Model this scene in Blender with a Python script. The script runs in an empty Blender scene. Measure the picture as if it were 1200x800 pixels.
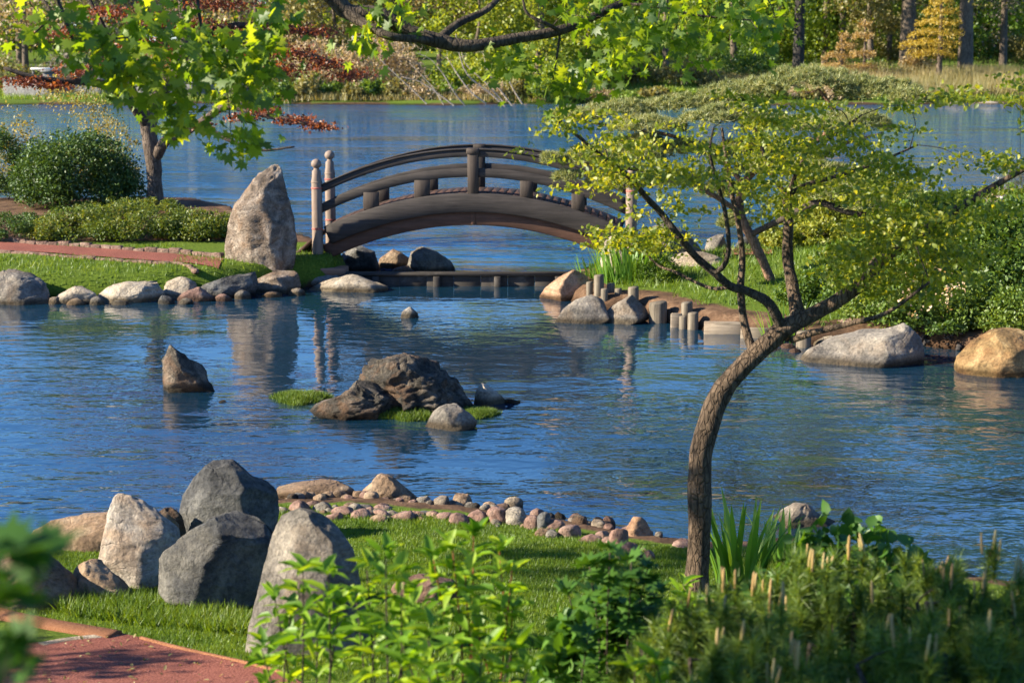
import bpy, bmesh, math, random
import numpy as np
from mathutils import Vector, Matrix, Euler

rnd = random.Random(7)
rng = np.random.default_rng(11)
R = math.radians
SC = bpy.context.scene
COL = SC.collection

# ------------------------------------------------------------------ camera, sky, sun, exposure
CAM_H, PITCH, FPX = 4.6, R(9.46), 2100.0
cam_data = bpy.data.cameras.new('camera')
cam_data.sensor_width = 36.0
cam_data.lens = FPX / 1200 * 36
cam_data.clip_end = 2000
cam_data.clip_start = 0.05
cam_data.dof.use_dof = True
cam_data.dof.focus_distance = 20.0
cam_data.dof.aperture_fstop = 3.2
cam = bpy.data.objects.new('camera', cam_data)
cam.location = (0, 0, CAM_H)
cam.rotation_euler = (math.pi / 2 - PITCH, 0, 0)
COL.objects.link(cam)
SC.camera = cam

SUN_EL, SUN_AZ = R(27), R(-101)          # azimuth from +Y, clockwise seen from above
world = bpy.data.worlds.new('World')
SC.world = world
world.use_nodes = True
wn = world.node_tree.nodes
sky = wn.new('ShaderNodeTexSky')
sky.sky_type = 'NISHITA'
sky.sun_disc = False
sky.sun_elevation = SUN_EL
sky.sun_rotation = SUN_AZ
sky.air_density = 1.0
sky.dust_density = 0.0
sky.ozone_density = 10.0
wn['Background'].inputs['Strength'].default_value = 0.078
world.node_tree.links.new(sky.outputs[0], wn['Background'].inputs[0])

sun_data = bpy.data.lights.new('sun', 'SUN')
sun_data.energy = 5.0
sun_data.angle = R(0.5)
sun_data.color = (1.0, 0.87, 0.64)
sun = bpy.data.objects.new('sun', sun_data)
to_sun = Vector((math.sin(SUN_AZ) * math.cos(SUN_EL), math.cos(SUN_AZ) * math.cos(SUN_EL), math.sin(SUN_EL)))
sun.rotation_euler = to_sun.to_track_quat('Z', 'Y').to_euler()
sun.location = to_sun * 60
COL.objects.link(sun)

SC.view_settings.view_transform = 'Standard'
SC.view_settings.look = 'None'
SC.view_settings.exposure = 1.68
SC.view_settings.gamma = 1.0
SC.view_settings.use_curve_mapping = False
SC.cycles.use_denoising = True
SC.cycles.max_bounces = 6
SC.cycles.transparent_max_bounces = 4
SC.cycles.sample_clamp_indirect = 4.0

# ------------------------------------------------------------------ photograph pixel -> place in the world
CT, ST = math.cos(PITCH), math.sin(PITCH)
def ray(px, py):
    xc, yc = (px - 600) / FPX, -(py - 400) / FPX
    return xc, CT + yc * ST, -ST + yc * CT
def PZ(px, py, z=0.0):
    d = ray(px, py); s = (z - CAM_H) / d[2]
    return Vector((d[0] * s, d[1] * s, z))
def PY(px, py, Y):
    d = ray(px, py); s = Y / d[1]
    return Vector((d[0] * s, Y, CAM_H + d[2] * s))
def XP(px, Y, z=0.3):                     # plan position of image column px at distance Y
    return (px - 600) / FPX * (Y * CT + (CAM_H - z) * ST)
def scale_at(Y):
    return FPX / (Y * CT + 4.0 * ST)      # pixels per metre

# ------------------------------------------------------------------ numpy value noise
def _hash(ix, iy, iz, seed):
    h = (ix.astype(np.int64) * 374761393 + iy.astype(np.int64) * 668265263 + iz.astype(np.int64) * 2147483647 + seed * 1274126177) & 0x7fffffff
    h = ((h ^ (h >> 13)) * 1274126177) & 0x7fffffff
    h = h ^ (h >> 16)
    return (h & 0xffff) / 32767.5 - 1.0
def vnoise(p, seed=0):
    p = np.asarray(p, float)
    i = np.floor(p).astype(np.int64); f = p - i
    u = f * f * (3 - 2 * f)
    out = 0
    for dx in (0, 1):
        for dy in (0, 1):
            for dz in (0, 1):
                w = (u[:, 0] if dx else 1 - u[:, 0]) * (u[:, 1] if dy else 1 - u[:, 1]) * (u[:, 2] if dz else 1 - u[:, 2])
                out = out + w * _hash(i[:, 0] + dx, i[:, 1] + dy, i[:, 2] + dz, seed)
    return out
def fbm(p, octaves=4, seed=0, ridged=False):
    a, s, t = 1.0, 0.0, 0.0
    p = np.asarray(p, float)
    for k in range(octaves):
        n = vnoise(p, seed + k * 17)
        if ridged: n = 1 - 2 * np.abs(n)
        s = s + a * n; t += a; a *= 0.5; p = p * 2.03 + 7.1
    return s / t

# ------------------------------------------------------------------ objects
def tag(o, label=None, cat=None, group=None, kind=None):
    if label: o['label'] = label
    if cat: o['category'] = cat
    if group: o['group'] = group
    if kind: o['kind'] = kind
    return o
def empty(name, loc=(0, 0, 0), rz=0.0):
    o = bpy.data.objects.new(name, None)
    o.location = loc; o.rotation_euler = (0, 0, rz)
    o.empty_display_size = 0.2
    COL.objects.link(o)
    return o
def link(name, me, parent=None, mat=None, loc=None):
    o = bpy.data.objects.new(name, me)
    if mat and not me.materials: me.materials.append(mat)
    if parent: o.parent = parent
    if loc is not None: o.location = loc
    COL.objects.link(o)
    return o
def mesh(name, verts, faces, mat=None, smooth=False):
    """verts (n,3); faces (m,3) or (m,4) int array, or a list of such arrays / of python tuples"""
    me = bpy.data.meshes.new(name)
    verts = np.asarray(verts, np.float32)
    if isinstance(faces, np.ndarray): faces = [faces]
    if faces and not isinstance(faces[0], np.ndarray):
        me.from_pydata(verts.tolist(), [], faces)
    else:
        faces = [f for f in faces if len(f)]
        me.vertices.add(len(verts)); me.vertices.foreach_set('co', verts.ravel())
        nl = sum(f.size for f in faces); npoly = sum(len(f) for f in faces)
        me.loops.add(nl); me.polygons.add(npoly)
        me.loops.foreach_set('vertex_index', np.concatenate([f.ravel() for f in faces]).astype(np.int32))
        tot = np.concatenate([np.full(len(f), f.shape[1], np.int32) for f in faces])
        start = np.concatenate([[0], np.cumsum(tot)[:-1]]).astype(np.int32)
        me.polygons.foreach_set('loop_start', start)
        me.polygons.foreach_set('loop_total', tot)
        me.update(calc_edges=True)
    if smooth:
        me.polygons.foreach_set('use_smooth', np.ones(len(me.polygons), bool))
    if mat: me.materials.append(mat)
    me.validate(verbose=False)
    return me
def obj(name, verts, faces, mat, parent=None, smooth=False, loc=None):
    return link(name, mesh(name, verts, faces, mat, smooth), parent, None, loc)
def copy_tree(root, loc=None, rz=None):
    c = root.copy(); COL.objects.link(c)
    if loc is not None: c.location = loc
    if rz is not None: c.rotation_euler = (0, 0, rz)
    for ch in list(root.children):
        d = copy_tree(ch); d.parent = c
    return c

# ------------------------------------------------------------------ materials
def new_mat(name):
    m = bpy.data.materials.new(name); m.use_nodes = True
    nt = m.node_tree; nt.nodes.clear()
    out = nt.nodes.new('ShaderNodeOutputMaterial')
    return m, nt, out
def N(nt, kind, **kw):
    n = nt.nodes.new(kind)
    for k, v in kw.items():
        if k.startswith('i_'):
            n.inputs[k[2:].replace('_', ' ')].default_value = v
        else: setattr(n, k, v)
    return n
def L(nt, a, b): nt.links.new(a, b)
def c4(c): return (c[0], c[1], c[2], 1)
def ramp(nt, fac, stops):
    r = nt.nodes.new('ShaderNodeValToRGB')
    e = r.color_ramp.elements
    while len(e) < len(stops): e.new(0.5)
    for el, (p, c) in zip(e, stops):
        el.position = p; el.color = c4(c)
    L(nt, fac, r.inputs[0])
    return r.outputs[0]
def noise(nt, vec, scale, detail=4, rough=0.55, dist=0.0):
    n = nt.nodes.new('ShaderNodeTexNoise')
    n.inputs['Scale'].default_value = scale; n.inputs['Detail'].default_value = detail
    n.inputs['Roughness'].default_value = rough; n.inputs['Distortion'].default_value = dist
    if vec is not None: L(nt, vec, n.inputs['Vector'])
    return n.outputs['Fac']
def mapping(nt, vec, scale=(1, 1, 1), rot=(0, 0, 0), loc=(0, 0, 0)):
    m = nt.nodes.new('ShaderNodeMapping')
    m.inputs['Scale'].default_value = scale; m.inputs['Rotation'].default_value = rot; m.inputs['Location'].default_value = loc
    L(nt, vec, m.inputs['Vector'])
    return m.outputs[0]
def math_n(nt, op, a, b=None, clamp=False):
    m = nt.nodes.new('ShaderNodeMath'); m.operation = op; m.use_clamp = clamp
    for i, v in enumerate((a, b)):
        if v is None: continue
        if isinstance(v, (int, float)): m.inputs[i].default_value = v
        else: L(nt, v, m.inputs[i])
    return m.outputs[0]
def mixc(nt, fac, a, b, blend='MIX'):
    m = nt.nodes.new('ShaderNodeMix'); m.data_type = 'RGBA'; m.blend_type = blend
    for i, v in ((0, fac), (6, a), (7, b)):
        if isinstance(v, (int, float)): m.inputs[i].default_value = v
        elif isinstance(v, tuple): m.inputs[i].default_value = c4(v)
        else: L(nt, v, m.inputs[i])
    return m.outputs[2]
def coords(nt, which='Object'):
    return nt.nodes.new('ShaderNodeTexCoord').outputs[which]
def world_pos(nt):
    return nt.nodes.new('ShaderNodeNewGeometry').outputs['Position']
def bump(nt, height, strength=0.4, dist=0.02, normal=None):
    b = nt.nodes.new('ShaderNodeBump')
    b.inputs['Strength'].default_value = strength; b.inputs['Distance'].default_value = dist
    L(nt, height, b.inputs['Height'])
    if normal is not None: L(nt, normal, b.inputs['Normal'])
    return b.outputs[0]

def leaf_mat(name, c1, c2, c3=None, trans=0.42, rough=0.5, gloss=0.03, patch=0.5, patch_scale=1.2):
    """c1..c3: leaf colours spread at random from leaf to leaf"""
    m, nt, out = new_mat(name)
    g = nt.nodes.new('ShaderNodeNewGeometry')
    oi = nt.nodes.new('ShaderNodeObjectInfo')
    r = math_n(nt, 'FRACT', math_n(nt, 'ADD', g.outputs['Random Per Island'], oi.outputs['Random']))
    n = noise(nt, g.outputs['Position'], patch_scale, 2)
    nn = math_n(nt, 'SUBTRACT', math_n(nt, 'MULTIPLY', n, 2.0), 0.5)
    f = math_n(nt, 'ADD', math_n(nt, 'MULTIPLY', r, 1 - patch), math_n(nt, 'MULTIPLY', nn, patch))
    stops = [(0.1, c1), (0.9, c2)] if c3 is None else [(0.1, c1), (0.5, c2), (0.92, c3)]
    col = ramp(nt, f, stops)
    d = N(nt, 'ShaderNodeBsdfDiffuse'); L(nt, col, d.inputs[0])
    t = N(nt, 'ShaderNodeBsdfTranslucent')
    tc = mixc(nt, 1.0, col, (1.9, 1.6, 0.55), 'MULTIPLY'); L(nt, tc, t.inputs[0])
    mx = N(nt, 'ShaderNodeMixShader'); mx.inputs[0].default_value = trans
    L(nt, d.outputs[0], mx.inputs[1]); L(nt, t.outputs[0], mx.inputs[2])
    gl = N(nt, 'ShaderNodeBsdfGlossy'); gl.inputs['Roughness'].default_value = rough
    gl.inputs['Color'].default_value = (0.9, 0.95, 1, 1)
    mx2 = N(nt, 'ShaderNodeMixShader'); mx2.inputs[0].default_value = gloss
    L(nt, mx.outputs[0], mx2.inputs[1]); L(nt, gl.outputs[0], mx2.inputs[2])
    L(nt, mx2.outputs[0], out.inputs[0])
    return m

def principled(nt, out, rough=0.85, spec=0.3):
    p = N(nt, 'ShaderNodeBsdfPrincipled')
    p.inputs['Roughness'].default_value = rough
    p.inputs['Specular IOR Level'].default_value = spec
    L(nt, p.outputs[0], out.inputs[0])
    return p

def rock_mat(name, dark, mid, light, accent=None, scale=1.0, accent_amt=0.35, wet=True, bumps=0.7):
    m, nt, out = new_mat(name)
    p = principled(nt, out, 0.9, 0.25)
    oi = nt.nodes.new('ShaderNodeObjectInfo')
    g = nt.nodes.new('ShaderNodeNewGeometry')
    pos = g.outputs['Position']
    off = nt.nodes.new('ShaderNodeVectorMath'); off.operation = 'ADD'
    L(nt, pos, off.inputs[0])
    cmb = nt.nodes.new('ShaderNodeCombineXYZ')
    for i in range(3): L(nt, math_n(nt, 'MULTIPLY', oi.outputs['Random'], 37.0 + i * 11), cmb.inputs[i])
    L(nt, cmb.outputs[0], off.inputs[1])
    v = off.outputs[0]
    n1 = noise(nt, v, 2.2 * scale, 9, 0.68, 0.6)
    col = ramp(nt, n1, [(0.34, dark), (0.5, mid), (0.64, light)])
    if accent:
        n2 = noise(nt, v, 1.1 * scale, 5, 0.6, 1.0)
        a = ramp(nt, n2, [(0.5, (0, 0, 0)), (0.62, (accent_amt,) * 3)])
        col = mixc(nt, a, col, accent)
    # fine speckle and dark cracks
    n3 = noise(nt, v, 26 * scale, 5, 0.7)
    sp = ramp(nt, n3, [(0.32, (0.45, 0.44, 0.43)), (0.5, (1, 1, 1)), (0.7, (1.45, 1.42, 1.36))])
    col = mixc(nt, 0.8, col, sp, 'MULTIPLY')
    vo = nt.nodes.new('ShaderNodeTexVoronoi'); vo.feature = 'DISTANCE_TO_EDGE'; vo.inputs['Scale'].default_value = 1.5 * scale
    wv = nt.nodes.new('ShaderNodeVectorMath'); wv.operation = 'ADD'
    nd = nt.nodes.new('ShaderNodeTexNoise'); nd.inputs['Scale'].default_value = 2.4 * scale; nd.inputs['Detail'].default_value = 5
    L(nt, v, nd.inputs['Vector'])
    sc_ = nt.nodes.new('ShaderNodeVectorMath'); sc_.operation = 'SCALE'; sc_.inputs['Scale'].default_value = 0.7 / scale
    L(nt, nd.outputs['Color'], sc_.inputs[0]); L(nt, mapping(nt, v, (1, 1, 1.7), (.4, .3, .2)), wv.inputs[0]); L(nt, sc_.outputs[0], wv.inputs[1]); L(nt, wv.outputs[0], vo.inputs['Vector'])
    cmask = ramp(nt, noise(nt, v, 1.7 * scale, 2), [(0.45, (1, 1, 1)), (0.58, (0, 0, 0))])
    edge = math_n(nt, 'MAXIMUM', ramp(nt, vo.outputs['Distance'], [(0.0, (0, 0, 0)), (0.03, (1, 1, 1))]), cmask)
    crack = ramp(nt, edge, [(0.0, (0.4, 0.37, 0.35)), (1.0, (1, 1, 1))])
    col = mixc(nt, 0.22, col, crack, 'MULTIPLY')
    if wet:
        sep = nt.nodes.new('ShaderNodeSeparateXYZ'); L(nt, pos, sep.inputs[0])
        zz = math_n(nt, 'ADD', sep.outputs[2], math_n(nt, 'MULTIPLY', n1, -0.09))
        wt = ramp(nt, math_n(nt, 'MULTIPLY', math_n(nt, 'ADD', zz, 0.06), 5.0, True), [(0.35, (0.3, 0.27, 0.22)), (0.75, (1, 1, 1))])
        col = mixc(nt, 1.0, col, wt, 'MULTIPLY')
    L(nt, col, p.inputs['Base Color'])
    n4 = noise(nt, v, 7 * scale, 10, 0.72)
    h = math_n(nt, 'ADD', n4, math_n(nt, 'MULTIPLY', edge, 0.2))
    n5 = noise(nt, v, 2.6 * scale, 8, 0.7, 0.5)
    h = math_n(nt, 'ADD', h, math_n(nt, 'MULTIPLY', n5, 1.2))
    L(nt, bump(nt, h, bumps, 0.11), p.inputs['Normal'])
    return m

def bark_mat(name, c1, c2, scale=1.0, bs=0.8, stretch=5.0):
    m, nt, out = new_mat(name)
    p = principled(nt, out, 0.9, 0.2)
    pos = world_pos(nt)
    v = mapping(nt, pos, (stretch, stretch, 1.0))
    n1 = noise(nt, v, 5 * scale, 8, 0.65, 0.8)
    n2 = noise(nt, pos, 2.5 * scale, 4, 0.6)
    col = ramp(nt, math_n(nt, 'ADD', math_n(nt, 'MULTIPLY', n1, 0.6), math_n(nt, 'MULTIPLY', n2, 0.4)), [(0.35, c1), (0.62, c2)])
    vo = nt.nodes.new('ShaderNodeTexVoronoi'); vo.feature = 'DISTANCE_TO_EDGE'; vo.inputs['Scale'].default_value = 16 * scale
    wrp = nt.nodes.new('ShaderNodeVectorMath'); wrp.operation = 'ADD'
    nd = nt.nodes.new('ShaderNodeTexNoise'); nd.inputs['Scale'].default_value = 6 * scale; nd.inputs['Detail'].default_value = 4; L(nt, pos, nd.inputs['Vector'])
    sc_ = nt.nodes.new('ShaderNodeVectorMath'); sc_.operation = 'SCALE'; sc_.inputs['Scale'].default_value = 0.09 / scale; L(nt, nd.outputs['Color'], sc_.inputs[0])
    L(nt, mapping(nt, pos, (1, 1, 0.3)), wrp.inputs[0]); L(nt, sc_.outputs[0], wrp.inputs[1]); L(nt, wrp.outputs[0], vo.inputs['Vector'])
    fis = ramp(nt, vo.outputs['Distance'], [(0.0, (0.38, 0.36, 0.34)), (0.12, (1, 1, 1))])
    col = mixc(nt, 0.75, col, fis, 'MULTIPLY')
    L(nt, col, p.inputs['Base Color'])
    hh = math_n(nt, 'ADD', n1, math_n(nt, 'MULTIPLY', fis, 0.8))
    L(nt, bump(nt, hh, bs, 0.022), p.inputs['Normal'])
    return m

def wood_mat(name, c1, c2, axis=0, scale=1.0, rough=0.75, stain=None):
    m, nt, out = new_mat(name)
    p = principled(nt, out, rough, 0.3)
    v0 = coords(nt, 'Object')
    s = [14.0, 14.0, 14.0]; s[axis] = 0.9
    v = mapping(nt, v0, tuple(s))
    n1 = noise(nt, v, 1.6 * scale, 8, 0.65, 0.4)
    n2 = noise(nt, v0, 1.7, 5, 0.6)
    f = math_n(nt, 'ADD', math_n(nt, 'MULTIPLY', n1, 0.65), math_n(nt, 'MULTIPLY', n2, 0.35))
    col = ramp(nt, f, [(0.34, c1), (0.64, c2)])
    if stain:
        n3 = noise(nt, v0, 3.1, 6, 0.7, 0.6)
        col = mixc(nt, ramp(nt, n3, [(0.55, (0, 0, 0)), (0.68, (0.7, 0.7, 0.7))]), col, stain)
    L(nt, col, p.inputs['Base Color'])
    L(nt, bump(nt, n1, 0.35, 0.01), p.inputs['Normal'])
    return m

M = {}
M['rock_grey'] = rock_mat('rock_grey', (0.072, 0.068, 0.065), (0.173, 0.158, 0.144), (0.302, 0.274, 0.238), (0.216, 0.144, 0.086))
M['rock_blue'] = rock_mat('rock_blue', (0.03, 0.032, 0.037), (0.075, 0.077, 0.083), (0.16, 0.16, 0.16), (0.21, 0.195, 0.17), accent_amt=0.35)
M['rock_white'] = rock_mat('rock_white', (0.144, 0.122, 0.108), (0.331, 0.302, 0.281), (0.475, 0.446, 0.418), (0.245, 0.144, 0.072), accent_amt=0.4)
M['rock_tan'] = rock_mat('rock_tan', (0.101, 0.068, 0.047), (0.230, 0.158, 0.108), (0.331, 0.259, 0.194), (0.115, 0.086, 0.065))
M['rock_pale'] = rock_mat('rock_pale', (0.158, 0.130, 0.101), (0.317, 0.274, 0.223), (0.432, 0.389, 0.331), (0.216, 0.158, 0.108))
M['rock_orange'] = rock_mat('rock_orange', (0.180, 0.101, 0.061), (0.331, 0.209, 0.137), (0.418, 0.302, 0.223), (0.216, 0.144, 0.101))
M['rock_pink'] = rock_mat('rock_pink', (0.115, 0.068, 0.058), (0.230, 0.144, 0.122), (0.331, 0.238, 0.202), (0.144, 0.108, 0.094))
M['rock_brown'] = rock_mat('rock_brown', (0.02, 0.019, 0.018), (0.09, 0.08, 0.07), (0.24, 0.205, 0.17), (0.24, 0.135, 0.08), scale=1.9, accent_amt=0.5, bumps=1.0)
M['rock_stand'] = rock_mat('rock_stand', (0.09, 0.07, 0.055), (0.25, 0.2, 0.165), (0.44, 0.38, 0.33), (0.3, 0.18, 0.1), scale=1.5, bumps=1.0)
M['rock_ochre'] = rock_mat('rock_ochre', (0.06, 0.038, 0.018), (0.2, 0.13, 0.06), (0.34, 0.25, 0.13), (0.2, 0.09, 0.04))
M['bark_near'] = bark_mat('bark_near', (0.03, 0.022, 0.017), (0.17, 0.122, 0.088), 1.6, 1.0, 3.5)
M['bark_dark'] = bark_mat('bark_dark', (0.025, 0.02, 0.017), (0.10, 0.08, 0.065), 1.5)
M['bark_maple'] = bark_mat('bark_maple', (0.04, 0.031, 0.026), (0.18, 0.14, 0.115), 1.0)
M['bark_far'] = bark_mat('bark_far', (0.06, 0.05, 0.042), (0.19, 0.15, 0.12), 0.4)
M['bark_far_pale'] = bark_mat('bark_far_pale', (0.2, 0.15, 0.12), (0.42, 0.33, 0.26), 0.4)
M['bark_far_dark'] = bark_mat('bark_far_dark', (0.025, 0.024, 0.026), (0.075, 0.068, 0.066), 0.4)
M['dead_wood'] = bark_mat('dead_wood', (0.25, 0.2, 0.155), (0.46, 0.4, 0.33), 0.6)
M['twig_red'] = bark_mat('twig_red', (0.12, 0.035, 0.02), (0.3, 0.1, 0.05), 3)
M['bark_pine'] = bark_mat('bark_pine', (0.09, 0.05, 0.035), (0.3, 0.18, 0.12), 1.2)
M['wood_bridge'] = wood_mat('wood_bridge', (0.012, 0.011, 0.012), (0.055, 0.047, 0.046), 0)
M['wood_under'] = wood_mat('wood_under', (0.045, 0.024, 0.018), (0.12, 0.062, 0.045), 0)
M['wood_strut'] = wood_mat('wood_strut', (0.02, 0.016, 0.015), (0.065, 0.05, 0.044), 2)
M['wood_deck'] = wood_mat('wood_deck', (0.03, 0.017, 0.013), (0.085, 0.044, 0.034), 1)
M['wood_post'] = wood_mat('wood_post', (0.12, 0.088, 0.074), (0.27, 0.21, 0.175), 2, stain=(0.2, 0.1, 0.085))
M['band_red'] = wood_mat('band_red', (0.28, 0.07, 0.06), (0.42, 0.14, 0.12), 0)
M['wood_log'] = wood_mat('wood_log', (0.045, 0.038, 0.031), (0.21, 0.178, 0.138), 2, stain=(0.08, 0.06, 0.042))
M['wood_plank'] = wood_mat('wood_plank', (0.06, 0.047, 0.036), (0.33, 0.275, 0.215), 0, stain=(0.12, 0.075, 0.05))
M['wood_sill'] = wood_mat('wood_sill', (0.12, 0.055, 0.035), (0.3, 0.16, 0.11), 0)
M['wood_weir'] = wood_mat('wood_weir', (0.012, 0.011, 0.011), (0.05, 0.042, 0.038), 0, stain=(0.1, 0.09, 0.085))

M['leaf_near'] = leaf_mat('leaf_near', (0.085, 0.14, 0.012), (0.2, 0.25, 0.015), (0.38, 0.375, 0.03), 0.55, patch=0.25)
M['leaf_maple'] = leaf_mat('leaf_maple', (0.06, 0.13, 0.01), (0.14, 0.24, 0.012), (0.28, 0.36, 0.02), 0.62, patch=0.2)
M['leaf_shrub'] = leaf_mat('leaf_shrub', (0.085, 0.19, 0.010), (0.165, 0.31, 0.014), (0.28, 0.40, 0.025), 0.5, patch=0.15)
M['leaf_dark'] = leaf_mat('leaf_dark', (0.03, 0.085, 0.012), (0.055, 0.14, 0.016), (0.1, 0.21, 0.022), 0.4)
M['leaf_blur'] = leaf_mat('leaf_blur', (0.03, 0.09, 0.012), (0.045, 0.12, 0.012), None, 0.35)
M['leaf_hedge'] = leaf_mat('leaf_hedge', (0.04, 0.07, 0.012), (0.095, 0.15, 0.018), (0.21, 0.21, 0.04), 0.35, patch=0.5, patch_scale=1.6)
M['leaf_round'] = leaf_mat('leaf_round', (0.025, 0.06, 0.012), (0.05, 0.10, 0.018), (0.085, 0.15, 0.03), 0.25, patch=0.3)
M['leaf_red'] = leaf_mat('leaf_red', (0.07, 0.02, 0.014), (0.17, 0.05, 0.028), (0.3, 0.11, 0.05), 0.4, patch=0.4)
M['leaf_olive'] = leaf_mat('leaf_olive', (0.12, 0.11, 0.03), (0.24, 0.21, 0.07), (0.36, 0.31, 0.13), 0.4)
M['leaf_yellow'] = leaf_mat('leaf_yellow', (0.11, 0.15, 0.018), (0.2, 0.24, 0.025), (0.30, 0.31, 0.05), 0.4, patch=0.2)
M['leaf_green'] = leaf_mat('leaf_green', (0.04, 0.085, 0.014), (0.08, 0.15, 0.02), (0.15, 0.22, 0.03), 0.4)
M['leaf_bankshrub'] = leaf_mat('leaf_bankshrub', (0.05, 0.10, 0.016), (0.10, 0.17, 0.02), (0.18, 0.24, 0.035), 0.4)
M['needle_pine'] = leaf_mat('needle_pine', (0.07, 0.10, 0.03), (0.18, 0.22, 0.075), (0.46, 0.45, 0.24), 0.3, patch=0.3, patch_scale=2.5)
M['needle_mugo'] = leaf_mat('needle_mugo', (0.045, 0.09, 0.013), (0.09, 0.16, 0.02), (0.22, 0.29, 0.05), 0.4, patch=0.3, patch_scale=2.0)
M['candle'] = leaf_mat('candle', (0.24, 0.14, 0.055), (0.38, 0.26, 0.10), (0.48, 0.40, 0.18), 0.15)
M['iris'] = leaf_mat('iris', (0.07, 0.17, 0.025), (0.125, 0.26, 0.03), (0.22, 0.36, 0.05), 0.45)
M['grass'] = leaf_mat('grass', (0.045, 0.095, 0.008), (0.09, 0.165, 0.011), (0.17, 0.235, 0.022), 0.4, patch=0.55, patch_scale=1.6)
M['grass_moss'] = leaf_mat('grass_moss', (0.05, 0.10, 0.01), (0.085, 0.15, 0.014), (0.14, 0.2, 0.02), 0.3, patch=0.4)
M['grass_far'] = leaf_mat('grass_far', (0.10, 0.18, 0.02), (0.17, 0.26, 0.03), (0.26, 0.30, 0.06), 0.3, patch=0.6, patch_scale=0.12)
M['reed'] = leaf_mat('reed', (0.13, 0.14, 0.045), (0.24, 0.21, 0.09), (0.36, 0.28, 0.16), 0.3, patch=0.6, patch_scale=0.15)
M['petal_white'] = leaf_mat('petal_white', (0.7, 0.62, 0.6), (0.8, 0.76, 0.74), None, 0.3)
M['petal_pink'] = leaf_mat('petal_pink', (0.6, 0.42, 0.3), (0.68, 0.55, 0.38), None, 0.3)
M['far_green'] = leaf_mat('far_green', (0.07, 0.13, 0.014), (0.15, 0.23, 0.018), (0.27, 0.33, 0.03), 0.5, patch=0.45, patch_scale=0.35)
M['far_yellow'] = leaf_mat('far_yellow', (0.12, 0.18, 0.015), (0.21, 0.27, 0.02), (0.33, 0.36, 0.05), 0.45, patch=0.4, patch_scale=0.35)
M['far_dark'] = leaf_mat('far_dark', (0.035, 0.08, 0.012), (0.07, 0.14, 0.016), (0.13, 0.2, 0.022), 0.45, patch=0.45, patch_scale=0.35)
M['far_tan'] = leaf_mat('far_tan', (0.17, 0.125, 0.085), (0.34, 0.26, 0.165), (0.48, 0.38, 0.25), 0.25, patch=0.45, patch_scale=0.4)
M['far_olive'] = leaf_mat('far_olive', (0.09, 0.085, 0.03), (0.17, 0.16, 0.05), (0.28, 0.25, 0.09), 0.3, patch=0.45, patch_scale=0.3)
M['far_gold'] = leaf_mat('far_gold', (0.2, 0.15, 0.02), (0.34, 0.25, 0.03), (0.46, 0.36, 0.06), 0.35, patch=0.35, patch_scale=0.5)
M['far_orange'] = leaf_mat('far_orange', (0.22, 0.15, 0.06), (0.34, 0.24, 0.1), (0.42, 0.32, 0.15), 0.35)
M['far_grey'] = leaf_mat('far_grey', (0.10, 0.09, 0.085), (0.17, 0.145, 0.13), (0.22, 0.21, 0.14), 0.25)

def soil_mat():
    m, nt, out = new_mat('ground')
    p = principled(nt, out, 0.95, 0.1)
    pos = world_pos(nt)
    a = nt.nodes.new('ShaderNodeAttribute'); a.attribute_name = 'cover'
    n1 = noise(nt, pos, 3.0, 8, 0.65)
    n2 = noise(nt, pos, 22.0, 6, 0.7)
    soil = ramp(nt, n1, [(0.3, (0.04, 0.027, 0.019)), (0.52, (0.12, 0.072, 0.046)), (0.72, (0.22, 0.145, 0.095))])
    soil = mixc(nt, 0.7, soil, ramp(nt, n2, [(0.3, (0.5, 0.5, 0.5)), (0.7, (1.3, 1.3, 1.3))]), 'MULTIPLY')
    grs = ramp(nt, n2, [(0.3, (0.04, 0.07, 0.01)), (0.55, (0.09, 0.14, 0.016)), (0.75, (0.15, 0.18, 0.03))])
    f = math_n(nt, 'ADD', a.outputs['Fac'], math_n(nt, 'MULTIPLY', math_n(nt, 'SUBTRACT', n1, 0.5), 1.0), True)
    col = mixc(nt, ramp(nt, f, [(0.4, (0, 0, 0)), (0.6, (1, 1, 1))]), soil, grs)
    sz = nt.nodes.new('ShaderNodeSeparateXYZ'); L(nt, pos, sz.inputs[0])
    wet = ramp(nt, math_n(nt, 'ADD', math_n(nt, 'MULTIPLY', sz.outputs[2], 4.0), math_n(nt, 'MULTIPLY', n1, 0.35)), [(0.25, (0.28, 0.26, 0.24)), (0.85, (1, 1, 1))])
    col = mixc(nt, 1.0, col, wet, 'MULTIPLY')
    L(nt, col, p.inputs['Base Color'])
    L(nt, bump(nt, n2, 0.7, 0.03), p.inputs['Normal'])
    return m
M['ground'] = soil_mat()

def path_mat(name, c1, c2, c3):
    m, nt, out = new_mat(name)
    p = principled(nt, out, 0.95, 0.1)
    pos = world_pos(nt)
    n1 = noise(nt, pos, 75.0, 3, 0.7)
    n2 = noise(nt, pos, 1.3, 5, 0.6)
    col = ramp(nt, n1, [(0.32, c1), (0.52, c2), (0.72, c3)])
    col = mixc(nt, 0.6, col, ramp(nt, n2, [(0.3, (0.7, 0.68, 0.68)), (0.7, (1.15, 1.12, 1.1))]), 'MULTIPLY')
    L(nt, col, p.inputs['Base Color'])
    L(nt, bump(nt, n1, 0.9, 0.012), p.inputs['Normal'])
    return m
M['path'] = path_mat('path', (0.1, 0.035, 0.028), (0.24, 0.088, 0.068), (0.4, 0.19, 0.15))
M['gravel_dark'] = path_mat('gravel_dark', (0.02, 0.02, 0.022), (0.05, 0.048, 0.05), (0.16, 0.14, 0.14))
M['clay'] = path_mat('clay', (0.17, 0.075, 0.042), (0.24, 0.115, 0.065), (0.32, 0.17, 0.10))
M['edging'] = rock_mat('edging', (0.11, 0.065, 0.055), (0.22, 0.14, 0.115), (0.34, 0.25, 0.205), None, 3.0, wet=False)
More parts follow.
